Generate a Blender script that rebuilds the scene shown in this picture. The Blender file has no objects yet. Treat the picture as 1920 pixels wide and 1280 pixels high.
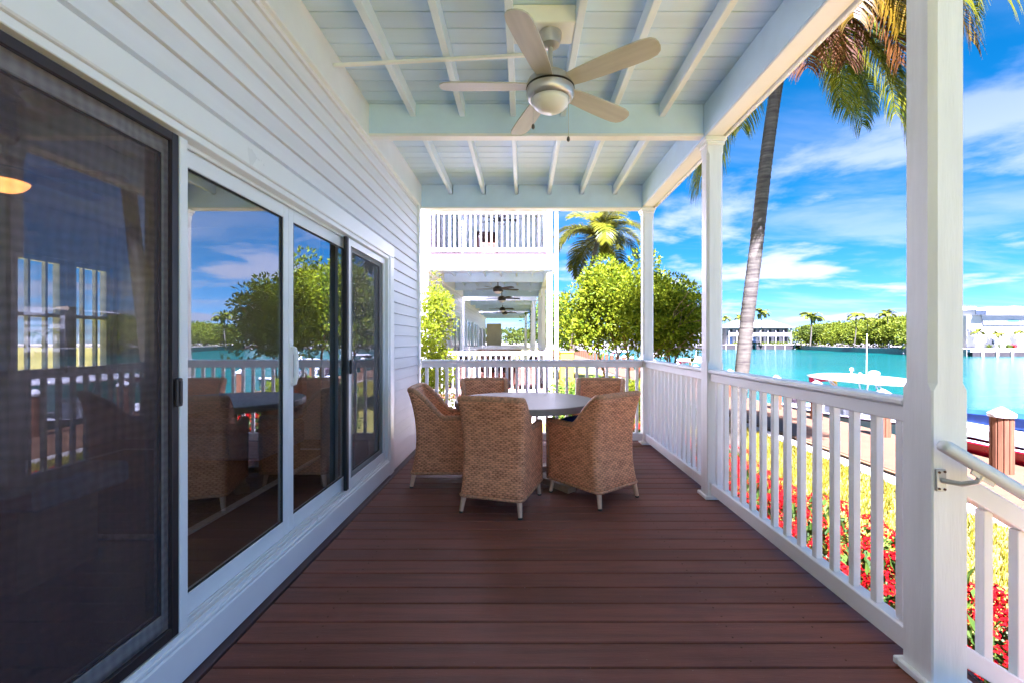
import bpy, math, random
from mathutils import Vector, Matrix, Euler, noise

random.seed(7)
R = math.radians
S = bpy.context.scene
COL = S.collection

# ------------------------------------------------------------------ camera
CAM_H = 1.28
FPX = 850.0                       # focal length in photo pixels (1920 wide)
cam = bpy.data.cameras.new('camera')
cam.sensor_width = 36.0
cam.lens = 36.0 * FPX / 1920.0
cam.shift_x = -20.0 / 1920.0
cam.clip_start = 0.05
cam.clip_end = 3000.0
camo = bpy.data.objects.new('camera', cam)
camo.location = (0, 0, CAM_H)
camo.rotation_euler = (R(90), 0, 0)
COL.objects.link(camo)
S.camera = camo

# ------------------------------------------------------------------ light
SUN_EL, SUN_AZ = R(60), R(181.0)          # high sun behind the camera
SKY_STR = 0.05
SUN_STR = 5.0
EXPOSURE = 3.85
S.view_settings.view_transform = 'Standard'
S.view_settings.look = 'None'
S.view_settings.gamma = 1.0
S.view_settings.use_curve_mapping = False
S.view_settings.exposure = EXPOSURE
S.view_settings.use_white_balance = True       # balanced for the warm light bounced off the sunny lawn
S.view_settings.white_balance_temperature = 5450
S.view_settings.white_balance_tint = 38

W = bpy.data.worlds.new('World')
S.world = W
W.use_nodes = True
nt = W.node_tree
nt.nodes.clear()
N = lambda t, x=0, y=0: nt.nodes.new(t)
out = N('ShaderNodeOutputWorld'); bg = N('ShaderNodeBackground')
bg.inputs['Strength'].default_value = SKY_STR
sky = N('ShaderNodeTexSky'); sky.sky_type = 'NISHITA'
sky.sun_disc = False
sky.sun_elevation = SUN_EL
sky.sun_rotation = SUN_AZ
sky.altitude = 2500; sky.air_density = 0.6; sky.dust_density = 0.05; sky.ozone_density = 1.5
hs = N('ShaderNodeHueSaturation'); hs.inputs['Saturation'].default_value = 1.55
hs.inputs['Hue'].default_value = 0.475
gm = N('ShaderNodeGamma'); gm.inputs[1].default_value = 0.8
hs.inputs['Value'].default_value = 0.48
nt.links.new(sky.outputs[0], gm.inputs[0]); nt.links.new(gm.outputs[0], hs.inputs['Color'])
tc = N('ShaderNodeTexCoord')
sep = N('ShaderNodeSeparateXYZ'); nt.links.new(tc.outputs['Generated'], sep.inputs[0])
def M(op, a, b=None, clamp=False):
    n = N('ShaderNodeMath'); n.operation = op; n.use_clamp = clamp
    for i, v in enumerate((a, b)):
        if v is None: continue
        if isinstance(v, (int, float)): n.inputs[i].default_value = v
        else: nt.links.new(v, n.inputs[i])
    return n.outputs[0]
zc = M('ADD', M('MAXIMUM', sep.outputs[2], 0.0), 0.10)
u = M('DIVIDE', sep.outputs[0], zc); v = M('DIVIDE', sep.outputs[1], zc)
cmb = N('ShaderNodeCombineXYZ'); nt.links.new(u, cmb.inputs[0]); nt.links.new(v, cmb.inputs[1])
def cloud(scale, loc, rot, sc, lo, hi, det=9, dist=0.6):
    mp = N('ShaderNodeMapping'); mp.inputs['Location'].default_value = loc
    mp.inputs['Rotation'].default_value = (0, 0, rot); mp.inputs['Scale'].default_value = sc
    nt.links.new(cmb.outputs[0], mp.inputs['Vector'])
    nz = N('ShaderNodeTexNoise'); nz.inputs['Scale'].default_value = scale
    nz.inputs['Detail'].default_value = det; nz.inputs['Roughness'].default_value = 0.58
    nz.inputs['Distortion'].default_value = dist
    nt.links.new(mp.outputs[0], nz.inputs['Vector'])
    mr = N('ShaderNodeMapRange'); mr.interpolation_type = 'SMOOTHSTEP'
    mr.inputs['From Min'].default_value = lo; mr.inputs['From Max'].default_value = hi
    nt.links.new(nz.outputs[0], mr.inputs['Value'])
    return mr.outputs[0]
c1 = cloud(0.55, (3.1, 0.4, 0), 0.5, (1, 2.0, 1), 0.46, 0.70)      # long soft streaks
c2 = cloud(0.80, (7.3, 2.2, 4), 0.2, (1, 1.15, 1), 0.48, 0.62, 12, 0.15)  # cumulus
low = N('ShaderNodeMapRange'); low.inputs['From Min'].default_value = 0.50; low.inputs['From Max'].default_value = 0.12
nt.links.new(sep.outputs[2], low.inputs['Value'])
cm = M('MAXIMUM', M('MULTIPLY', c1, 0.48), M('MULTIPLY', c2, 0.95))
cm = M('MULTIPLY', cm, M('ADD', M('MULTIPLY', low.outputs[0], 0.8), 0.2), True)
mx = N('ShaderNodeMix'); mx.data_type = 'RGBA'
nt.links.new(cm, mx.inputs[0]); nt.links.new(hs.outputs[0], mx.inputs[6])
mx.inputs[7].default_value = (1.55, 1.72, 1.78, 1)
nt.links.new(mx.outputs[2], bg.inputs['Color'])
nt.links.new(bg.outputs[0], out.inputs['Surface'])

sun = bpy.data.lights.new('sun', 'SUN')
sun.energy = SUN_STR; sun.angle = R(0.53); sun.color = (1.0, 0.965, 0.91)
suno = bpy.data.objects.new('sun', sun)
suno.rotation_euler = Euler((R(90) - SUN_EL, 0, R(180) - SUN_AZ + R(0)), 'XYZ')
# lamp shines along local -Z ; tilt about X sends light towards +Y (sun stands at -Y)
suno.location = (0, -20, 40)
COL.objects.link(suno)

S.render.engine = 'CYCLES'
S.cycles.use_denoising = True
S.cycles.max_bounces = 12
S.cycles.diffuse_bounces = 8
S.cycles.glossy_bounces = 4
S.cycles.transparent_max_bounces = 12
S.cycles.sample_clamp_indirect = 8.0
S.cycles.caustics_reflective = False
S.cycles.caustics_refractive = False

# ------------------------------------------------------------------ helpers
def at(px, py, Y):
    return Vector(((px - 980) / FPX * Y, Y, CAM_H - (py - 640) / FPX * Y))
def ray_z(px, py, z):
    return at(px, py, (CAM_H - z) * FPX / (py - 640))

WL = {}
def wloc(o):
    return WL.get(o.name, Vector((0, 0, 0))) if o is not None else Vector((0, 0, 0))
def tag(o, label=None, cat=None, group=None, kind=None):
    if label: o['label'] = label
    if cat: o['category'] = cat
    if group: o['group'] = group
    if kind: o['kind'] = kind
    return o
def empty(name, loc, label=None, cat=None, group=None, kind=None, parent=None):
    o = bpy.data.objects.new(name, None)
    o.empty_display_size = 0.1
    COL.objects.link(o)
    o.parent = parent
    o.location = Vector(loc) - wloc(parent)
    WL[o.name] = Vector(loc)
    return tag(o, label, cat, group, kind)
def piece(name, me, parent, loc=None, rot=None, scale=None):
    """link an object that shares a mesh; loc is a world position for unrotated parents"""
    o = bpy.data.objects.new(name, me)
    COL.objects.link(o)
    o.parent = parent
    loc = Vector(loc) if loc is not None else wloc(parent)
    o.location = loc - wloc(parent)
    WL[o.name] = loc
    if rot is not None: o.rotation_euler = rot
    if scale is not None: o.scale = scale
    return o
def copy_tree(o, parent=None):
    c = o.copy(); COL.objects.link(c); c.parent = parent
    for ch in [x for x in o.children]:
        copy_tree(ch, c)
    return c

class MB:
    def __init__(s):
        s.v = []; s.f = []; s.uv = {}; s.mi = {}
    def poly(s, pts):
        b = len(s.v); s.v += [tuple(p) for p in pts]; s.f.append(tuple(range(b, b + len(pts))))
        return s
    def obox(s, c, size, rot=None, ch=0.003):
        h = [x / 2 for x in size]; ch = min(ch, min(h) * 0.6)
        c = Vector(c); pts = {}; b = len(s.v); fs = []
        for sx in (-1, 1):
            for sy in (-1, 1):
                for sz in (-1, 1):
                    sg = (sx, sy, sz)
                    for a in range(3) if ch > 0 else (0,):
                        p = [sg[i] * (h[i] if (i == a or ch <= 0) else h[i] - ch) for i in range(3)]
                        pts[(sg, a)] = b + len(pts)
                        q = Vector(p)
                        if rot is not None: q = rot @ q
                        s.v.append(tuple(q + c))
        g = (lambda sg, a: pts[(sg, a)]) if ch > 0 else (lambda sg, a: pts[(sg, 0)])
        for a in range(3):
            o1, o2 = [i for i in range(3) if i != a]
            for sa in (-1, 1):
                q = []
                for (p1, p2) in ((-1, -1), (1, -1), (1, 1), (-1, 1)):
                    sg = [0, 0, 0]; sg[a] = sa; sg[o1] = p1; sg[o2] = p2
                    q.append(g(tuple(sg), a))
                fs.append(q)
        if ch > 0:
            for ax in range(3):
                a, d = [i for i in range(3) if i != ax]
                for sa in (-1, 1):
                    for sd in (-1, 1):
                        s1 = [0, 0, 0]; s1[a] = sa; s1[d] = sd; s1[ax] = -1
                        s2 = list(s1); s2[ax] = 1
                        s1, s2 = tuple(s1), tuple(s2)
                        fs.append([g(s1, a), g(s2, a), g(s2, d), g(s1, d)])
            for sx in (-1, 1):
                for sy in (-1, 1):
                    for sz in (-1, 1):
                        fs.append([g((sx, sy, sz), 0), g((sx, sy, sz), 1), g((sx, sy, sz), 2)])
        for q in fs:
            P = [Vector(s.v[i]) for i in q]
            n = (P[1] - P[0]).cross(P[2] - P[0])
            m = sum(P, Vector()) / len(P) - c
            s.f.append(tuple(q) if n.dot(m) > 0 else tuple(reversed(q)))
        return s
    def box(s, x0, x1, y0, y1, z0, z1, ch=0.003):
        return s.obox(((x0 + x1) / 2, (y0 + y1) / 2, (z0 + z1) / 2), (abs(x1 - x0), abs(y1 - y0), abs(z1 - z0)), None, ch)
    def bar(s, p, q, w, h, ch=0.002, up=(0, 0, 1)):
        p, q = Vector(p), Vector(q); d = q - p; L = d.length; z = d.normalized()
        x = Vector(up).cross(z)
        if x.length < 1e-4: x = Vector((1, 0, 0))
        x.normalize(); y = z.cross(x)
        m = Matrix((x, y, z)).transposed()
        return s.obox((p + q) / 2, (w, h, L), m, ch)
    def tube(s, pts, rad, n=8, cap=True):
        pts = [Vector(p) for p in pts]; k = len(pts)
        if isinstance(rad, (int, float)): rad = [rad] * k
        b = len(s.v); ref = None
        for i, p in enumerate(pts):
            d = (pts[min(i + 1, k - 1)] - pts[max(i - 1, 0)]).normalized()
            if ref is None:
                ref = d.orthogonal().normalized()
            ref = (ref - d * ref.dot(d)).normalized(); o = d.cross(ref)
            for j in range(n):
                a = 2 * math.pi * j / n
                s.v.append(tuple(p + (ref * math.cos(a) + o * math.sin(a)) * rad[i]))
        for i in range(k - 1):
            for j in range(n):
                j2 = (j + 1) % n
                s.f.append((b + i * n + j, b + i * n + j2, b + (i + 1) * n + j2, b + (i + 1) * n + j))
        if cap:
            s.f.append(tuple(b + j for j in reversed(range(n))))
            s.f.append(tuple(b + (k - 1) * n + j for j in range(n)))
        return s
    def lathe(s, prof, n=24, c=(0, 0, 0)):
        b = len(s.v); k = len(prof)
        for (r, z) in prof:
            for j in range(n):
                a = 2 * math.pi * j / n
                s.v.append((c[0] + r * math.cos(a), c[1] + r * math.sin(a), c[2] + z))
        for i in range(k - 1):
            for j in range(n):
                j2 = (j + 1) % n
                s.f.append((b + i * n + j, b + i * n + j2, b + (i + 1) * n + j2, b + (i + 1) * n + j))
        s.f.append(tuple(b + j for j in reversed(range(n))))
        s.f.append(tuple(b + (k - 1) * n + j for j in range(n)))
        return s
    def prism(s, poly, axis, a0, a1):
        """poly: ccw 2-D outline in the other two axes; extruded a0..a1"""
        def P(p, a):
            q = list(p); q.insert(axis, a); return tuple(q)
        b = len(s.v); n = len(poly)
        s.v += [P(p, a0) for p in poly] + [P(p, a1) for p in poly]
        flip = (axis == 1)
        def add(t): s.f.append(tuple(reversed(t)) if flip else tuple(t))
        add([b + i for i in reversed(range(n))]); add([b + n + i for i in range(n)])
        for i in range(n):
            j = (i + 1) % n
            add([b + i, b + j, b + n + j, b + n + i])
        return s
    def mesh(s, name, mat, origin=(0, 0, 0), smooth=False):
        me = bpy.data.meshes.new(name)
        o = Vector(origin)
        me.from_pydata([tuple(Vector(p) - o) for p in s.v], [], s.f)
        mats = mat if isinstance(mat, (list, tuple)) else [mat]
        for m in mats: me.materials.append(m)
        if smooth is True:
            me.polygons.foreach_set('use_smooth', [True] * len(me.polygons))
        elif smooth:
            me.polygons.foreach_set('use_smooth', [True] * len(me.polygons))
            try: me.set_sharp_from_angle(angle=smooth)
            except Exception: pass
        if s.mi:
            me.polygons.foreach_set('material_index', [s.mi.get(i, 0) for i in range(len(me.polygons))])
        if s.uv:
            ul = me.uv_layers.new(name='UVMap')
            for p in me.polygons:
                w = s.uv.get(p.index)
                if w:
                    for li, c in zip(p.loop_indices, w): ul.data[li].uv = c
        me.update()
        return me
    def build(s, name, mat, parent=None, origin=None, smooth=False, local=False):
        """verts are world coordinates (or the parent's own when local)"""
        if local:
            me = s.mesh(name, mat, (0, 0, 0), smooth)
            o = bpy.data.objects.new(name, me); COL.objects.link(o); o.parent = parent
            WL[o.name] = Vector((0, 0, 0))
            return o
        if origin is None:
            if parent is not None: origin = wloc(parent)
            else:
                xs = [p[0] for p in s.v]; ys = [p[1] for p in s.v]; zs = [p[2] for p in s.v]
                origin = ((min(xs) + max(xs)) / 2, (min(ys) + max(ys)) / 2, min(zs))
        me = s.mesh(name, mat, origin, smooth)
        return piece(name, me, parent, origin)

# ------------------------------------------------------------------ materials
def newmat(name):
    m = bpy.data.materials.new(name); m.use_nodes = True
    t = m.node_tree; t.nodes.clear()
    o = t.nodes.new('ShaderNodeOutputMaterial')
    return m, t, o
def nmath(t, op, a, b=None, clamp=False):
    n = t.nodes.new('ShaderNodeMath'); n.operation = op; n.use_clamp = clamp
    for i, v in enumerate((a, b)):
        if v is None: continue
        if isinstance(v, (int, float)): n.inputs[i].default_value = v
        else: t.links.new(v, n.inputs[i])
    return n.outputs[0]
def coords(t, stretch=(1, 1, 1), shift=True):
    tc = t.nodes.new('ShaderNodeTexCoord')
    mp = t.nodes.new('ShaderNodeMapping'); mp.inputs['Scale'].default_value = stretch
    t.links.new(tc.outputs['Object'], mp.inputs['Vector'])
    oi = t.nodes.new('ShaderNodeObjectInfo')
    if shift:
        cb = t.nodes.new('ShaderNodeCombineXYZ')
        r = nmath(t, 'MULTIPLY', oi.outputs['Random'], 37.0)
        for i in range(3): t.links.new(r, cb.inputs[i])
        t.links.new(cb.outputs[0], mp.inputs['Location'])
    return mp.outputs[0], oi
def noise_n(t, vec, scale, detail=4, rough=0.55):
    n = t.nodes.new('ShaderNodeTexNoise')
    n.inputs['Scale'].default_value = scale; n.inputs['Detail'].default_value = detail
    n.inputs['Roughness'].default_value = rough
    t.links.new(vec, n.inputs['Vector'])
    return n.outputs[0]
def pmat(name, col, rough=0.5, var=0.10, nscale=4.0, bump=0.0, bscale=40.0, stretch=(1, 1, 1), objvar=0.0,
         col2=None, spec=0.5, metal=0.0, dist=0.002, rvar=0.1):
    m, t, o = newmat(name)
    b = t.nodes.new('ShaderNodeBsdfPrincipled')
    t.links.new(b.outputs[0], o.inputs[0])
    b.inputs['Metallic'].default_value = metal
    b.inputs['Specular IOR Level'].default_value = spec
    vec, oi = coords(t, stretch)
    nz = noise_n(t, vec, nscale, 6)
    c2 = col2 if col2 else tuple(max(0, c * (1 - var * 2.2)) for c in col)
    c1 = col if col2 else tuple(min(1, c * (1 + var * 0.6)) for c in col)
    mr = t.nodes.new('ShaderNodeMapRange'); mr.inputs['From Min'].default_value = 0.3; mr.inputs['From Max'].default_value = 0.7
    t.links.new(nz, mr.inputs['Value'])
    mx = t.nodes.new('ShaderNodeMix'); mx.data_type = 'RGBA'
    t.links.new(mr.outputs[0], mx.inputs[0])
    mx.inputs[6].default_value = (*c2, 1); mx.inputs[7].default_value = (*c1, 1)
    colour = mx.outputs[2]
    if objvar:
        h = t.nodes.new('ShaderNodeHueSaturation')
        vv = nmath(t, 'ADD', nmath(t, 'MULTIPLY', oi.outputs['Random'], 2 * objvar), 1 - objvar)
        t.links.new(vv, h.inputs['Value']); t.links.new(colour, h.inputs['Color'])
        colour = h.outputs[0]
    t.links.new(colour, b.inputs['Base Color'])
    rr = nmath(t, 'ADD', nmath(t, 'MULTIPLY', nz, rvar * 2), rough - rvar, True)
    t.links.new(rr, b.inputs['Roughness'])
    if bump:
        bn = t.nodes.new('ShaderNodeBump'); bn.inputs['Strength'].default_value = bump
        bn.inputs['Distance'].default_value = dist
        t.links.new(noise_n(t, vec, bscale, 5, 0.6), bn.inputs['Height'])
        t.links.new(bn.outputs[0], b.inputs['Normal'])
    return m
def leafmat(name, col, col2, trans=0.35, rough=0.45, objvar=0.12, nscale=3.0, spec=0.08):
    m, t, o = newmat(name)
    vec, oi = coords(t, (1, 1, 1))
    nz = noise_n(t, vec, nscale, 3)
    geo = t.nodes.new('ShaderNodeNewGeometry')
    rnd = geo.outputs['Random Per Island']
    f = nmath(t, 'ADD', nmath(t, 'MULTIPLY', nz, 0.5), nmath(t, 'MULTIPLY', rnd, 0.5), True)
    mr = t.nodes.new('ShaderNodeMapRange'); mr.inputs['From Min'].default_value = 0.25; mr.inputs['From Max'].default_value = 0.75
    t.links.new(f, mr.inputs['Value'])
    mx = t.nodes.new('ShaderNodeMix'); mx.data_type = 'RGBA'; t.links.new(mr.outputs[0], mx.inputs[0])
    mx.inputs[6].default_value = (*col, 1); mx.inputs[7].default_value = (*col2, 1)
    h = t.nodes.new('ShaderNodeHueSaturation'); t.links.new(mx.outputs[2], h.inputs['Color'])
    t.links.new(nmath(t, 'ADD', nmath(t, 'MULTIPLY', oi.outputs['Random'], 2 * objvar), 1 - objvar), h.inputs['Value'])
    b = t.nodes.new('ShaderNodeBsdfPrincipled'); b.inputs['Roughness'].default_value = rough
    b.inputs['Specular IOR Level'].default_value = spec
    t.links.new(h.outputs[0], b.inputs['Base Color'])
    tr = t.nodes.new('ShaderNodeBsdfTranslucent')
    h2 = t.nodes.new('ShaderNodeHueSaturation'); h2.inputs['Value'].default_value = 1.4; h2.inputs['Hue'].default_value = 0.485
    t.links.new(h.outputs[0], h2.inputs['Color']); t.links.new(h2.outputs[0], tr.inputs[0])
    ms = t.nodes.new('ShaderNodeMixShader'); ms.inputs[0].default_value = trans
    t.links.new(b.outputs[0], ms.inputs[1]); t.links.new(tr.outputs[0], ms.inputs[2])
    t.links.new(ms.outputs[0], o.inputs[0])
    return m

WHITE = pmat('white_painted_wood', (0.87, 0.87, 0.87), 0.42, 0.035, 2.5, 0.35, 30, (1, 1, 1), 0.015)
WHITE_V = pmat('white_painted_post', (0.87, 0.87, 0.87), 0.42, 0.04, 3.0, 0.6, 22, (6, 6, 0.6), 0.01)
WHITE_TRIM = pmat('white_vinyl_trim', (0.87, 0.87, 0.87), 0.32, 0.02, 2.0, 0.1, 20)
SIDING = pmat('pale_grey_siding_paint', (0.84, 0.83, 0.86), 0.5, 0.03, 1.2, 0.35, 60, (8, 0.4, 8), 0.02)
BLUE = pmat('pale_blue_ceiling_paint', (0.61, 0.78, 0.98), 0.45, 0.03, 1.5, 0.35, 45, (0.5, 6, 6), 0.03)
BLUE_J = pmat('pale_blue_beam_paint', (0.61, 0.78, 0.98), 0.45, 0.03, 1.5, 0.3, 30, (3, 3, 3), 0.02)
def make_deck():
    m = pmat('brown_painted_decking', (0.235, 0.082, 0.055), 0.55, 0.16, 3.0, 0.7, 26, (0.6, 9, 9), 0.15, rvar=0.14, spec=0.25)
    t = m.node_tree
    b = [n for n in t.nodes if n.type == 'BSDF_PRINCIPLED'][0]
    src = b.inputs['Base Color'].links[0].from_socket
    tc = t.nodes.new('ShaderNodeTexCoord'); geo = t.nodes.new('ShaderNodeNewGeometry')
    def mixin(src, fac, col):
        mx = t.nodes.new('ShaderNodeMix'); mx.data_type = 'RGBA'
        t.links.new(fac, mx.inputs[0]); t.links.new(src, mx.inputs[6]); mx.inputs[7].default_value = (*col, 1)
        return mx.outputs[2]
    def mask(scale, lo, hi, detail, amt):
        n = noise_n(t, geo.outputs['Position'], scale, detail, 0.65)
        r = t.nodes.new('ShaderNodeMapRange'); r.inputs['From Min'].default_value = lo; r.inputs['From Max'].default_value = hi
        t.links.new(n, r.inputs['Value'])
        return nmath(t, 'MULTIPLY', r.outputs[0], amt)
    src = mixin(src, mask(0.9, 0.48, 0.72, 5, 0.30), (0.26, 0.15, 0.13))       # faded, dusty patches
    src = mixin(src, mask(1.7, 0.55, 0.75, 6, 0.35), (0.085, 0.026, 0.022))    # worn darker paths
    src = mixin(src, mask(55.0, 0.73, 0.78, 2, 0.6), (0.42, 0.34, 0.30))       # grit and paint specks
    t.links.new(src, b.inputs['Base Color'])
    return m
DECK = make_deck()
JOIST = pmat('near_white_joist_paint', (0.76, 0.85, 0.95), 0.45, 0.03, 1.5, 0.3, 30, (3, 3, 3), 0.02)
DECK_GAP = pmat('dark_under_deck', (0.012, 0.008, 0.008), 0.9, 0.1)
DARK_TRIM = pmat('deck_edge_brown', (0.075, 0.036, 0.036), 0.5, 0.1, 5, 0.4)
BRONZE = pmat('dark_bronze_metal', (0.028, 0.020, 0.022), 0.42, 0.1, 9)
BLACKP = pmat('black_plastic', (0.010, 0.010, 0.011), 0.45, 0.1, 9)
RUBBER = pmat('black_rubber_gasket', (0.012, 0.012, 0.013), 0.6, 0.1, 9)
NICKEL = pmat('brushed_nickel', (0.52, 0.50, 0.47), 0.36, 0.05, 6, 0, metal=0.75)
BLADE = pmat('taupe_fan_blade', (0.53, 0.51, 0.46), 0.5, 0.06, 3, 0.15, 40, (1, 8, 8))
FROST = pmat('frosted_white_glass', (0.80, 0.78, 0.74), 0.25, 0.02, 3)
TABLE = pmat('grey_composite_table_top', (0.21, 0.17, 0.15), 0.40, 0.10, 7, 0.1, 80, rvar=0.06)
TABLE_DK = pmat('dark_grey_table_metal', (0.07, 0.065, 0.07), 0.4, 0.1)
TEAK = pmat('tan_wood', (0.40, 0.23, 0.13), 0.5, 0.15, 5, 0.3, 30, (4, 4, 0.6))
LEGWOOD = pmat('blond_painted_leg', (0.78, 0.50, 0.32), 0.45, 0.08, 6)
NAVY = pmat('royal_blue_fabric', (0.012, 0.040, 0.26), 0.85, 0.12, 12, 0.4, 300)
STEEL = pmat('galvanised_bracket', (0.60, 0.58, 0.55), 0.45, 0.12, 20, metal=0.4)
RUST = pmat('rusty_screw', (0.14, 0.06, 0.03), 0.8, 0.2, 30)
DOCKW = pmat('sun_bleached_dock_planks', (0.095, 0.043, 0.014), 0.7, 0.14, 3, 0.5, 25, (1, 6, 1))
DOCKS = pmat('dock_side_timber', (0.16, 0.085, 0.03), 0.7, 0.2, 4, 0.4, 20)
PILE = pmat('ribbed_piling_timber', (0.15, 0.055, 0.018), 0.65, 0.18, 6, 0.5, 20, (5, 5, 0.5))
PILE_DK = pmat('piling_groove', (0.09, 0.04, 0.025), 0.8, 0.1)
CAPW = pmat('white_piling_cap', (0.6, 0.6, 0.6), 0.35, 0.02, 5)
GEL = pmat('white_gelcoat', (0.60, 0.61, 0.62), 0.18, 0.015, 3)
HULLDK = pmat('dark_hull_rubrail', (0.025, 0.016, 0.020), 0.35, 0.1)
REDG = pmat('red_gelcoat', (0.26, 0.004, 0.014), 0.25, 0.05, 3)
REDC = pmat('red_cloth', (0.50, 0.015, 0.05), 0.8, 0.2, 12)
BLUEC = pmat('blue_boat_cover', (0.008, 0.055, 0.24), 0.6, 0.15, 6, 0.3, 20)
YEL = pmat('yellow_plastic', (0.62, 0.36, 0.02), 0.5, 0.08, 4)
CONC = pmat('pale_seawall_concrete', (0.28, 0.26, 0.23), 0.85, 0.2, 4, 0.6, 20)
ROOFM = pmat('pale_metal_roof', (0.26, 0.27, 0.29), 0.5, 0.05, 2)
FARW = pmat('far_white_wall', (0.34, 0.34, 0.34), 0.6, 0.04, 0.5)
FARG = pmat('far_grey_wall', (0.26, 0.27, 0.31), 0.6, 0.05, 0.5)
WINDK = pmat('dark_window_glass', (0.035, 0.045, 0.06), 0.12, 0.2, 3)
DOORBL = pmat('blue_painted_door', (0.07, 0.15, 0.30), 0.5, 0.1)
SEAW = pmat('dark_timber_seawall', (0.025, 0.021, 0.020), 0.8, 0.3, 3)
BEIGE = pmat('beige_plaster', (0.50, 0.40, 0.27), 0.8, 0.06, 2)
BARK = pmat('tree_bark', (0.26, 0.15, 0.085), 0.8, 0.3, 8, 0.8, 30, (1, 1, 0.5))
FRAMEG = pmat('window_grey_frame', (0.35, 0.36, 0.38), 0.4, 0.05)
ROOMW = pmat('room_wall_paint', (0.62, 0.60, 0.57), 0.8, 0.04)
ROOMF = pmat('room_dark_wood_floor', (0.045, 0.026, 0.022), 0.35, 0.2, 4, 0.2, 20, (1, 8, 1))
RUG = pmat('brown_woven_rug', (0.24, 0.18, 0.13), 0.95, 0.25, 40)
RUGE = pmat('pale_rug_border', (0.75, 0.70, 0.66), 0.95, 0.1, 30)
SOFA = pmat('slate_grey_upholstery', (0.36, 0.41, 0.48), 0.9, 0.12, 20, 0.3, 200)
CURTAIN = pmat('grey_curtain_fabric', (0.45, 0.45, 0.46), 0.85, 0.06, 3)

LEAF_T = leafmat('bright_tree_leaf', (0.045, 0.085, 0.002), (0.20, 0.24, 0.005), 0.40)
LEAF_B = leafmat('yellow_green_bush_leaf', (0.09, 0.14, 0.004), (0.25, 0.30, 0.010), 0.40)
LEAF_H = leafmat('hedge_leaf', (0.04, 0.10, 0.010), (0.15, 0.24, 0.02), 0.35)
LEAF_M = leafmat('mangrove_leaf', (0.045, 0.075, 0.004), (0.13, 0.155, 0.008), 0.25, objvar=0.05, nscale=0.35)
LEAF_D = leafmat('far_tree_leaf', (0.028, 0.05, 0.006), (0.08, 0.105, 0.012), 0.25, objvar=0.05, nscale=0.3)
FROND_G = leafmat('green_palm_frond', (0.045, 0.070, 0.003), (0.19, 0.185, 0.010), 0.50, 0.35)
FROND_Y = leafmat('yellowing_palm_frond', (0.075, 0.047, 0.0015), (0.125, 0.075, 0.003), 0.30, 0.4)
FROND_O = leafmat('dry_orange_palm_frond', (0.05, 0.016, 0.002), (0.09, 0.036, 0.005), 0.30, 0.6)
IX_LEAF = leafmat('ixora_leaf', (0.012, 0.035, 0.004), (0.045, 0.08, 0.009), 0.2)
IX_RED = leafmat('ixora_red_flower', (0.20, 0.002, 0.0025), (0.36, 0.006, 0.003), 0.12, 0.7, spec=0.03)
GRASSB = leafmat('grass_blade', (0.060, 0.072, 0.003), (0.23, 0.185, 0.010), 0.25, 0.6)

def make_trunk_mat():
    m, t, o = newmat('ringed_palm_trunk')
    b = t.nodes.new('ShaderNodeBsdfPrincipled'); b.inputs['Roughness'].default_value = 0.85
    t.links.new(b.outputs[0], o.inputs[0])
    vec, oi = coords(t, (1, 1, 1), False)
    vs = t.nodes.new('ShaderNodeMapping'); vs.inputs['Scale'].default_value = (1.4, 1.4, 17)
    t.links.new(vec, vs.inputs['Vector'])
    n1 = noise_n(t, vs.outputs[0], 1.6, 5, 0.6)
    n2 = noise_n(t, vec, 14, 5, 0.65)
    cr = t.nodes.new('ShaderNodeValToRGB')
    e = cr.color_ramp.elements
    e[0].position = 0.36; e[0].color = (0.030, 0.022, 0.017, 1)
    e[1].position = 0.62; e[1].color = (0.105, 0.096, 0.066, 1)
    e.new(0.47).color = (0.060, 0.052, 0.036, 1)
    f = nmath(t, 'ADD', nmath(t, 'MULTIPLY', n1, 0.75), nmath(t, 'MULTIPLY', n2, 0.25))
    t.links.new(f, cr.inputs[0]); t.links.new(cr.outputs[0], b.inputs['Base Color'])
    bn = t.nodes.new('ShaderNodeBump'); bn.inputs['Strength'].default_value = 0.7; bn.inputs['Distance'].default_value = 0.01
    t.links.new(f, bn.inputs['Height']); t.links.new(bn.outputs[0], b.inputs['Normal'])
    return m
TRUNK = make_trunk_mat()

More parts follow.
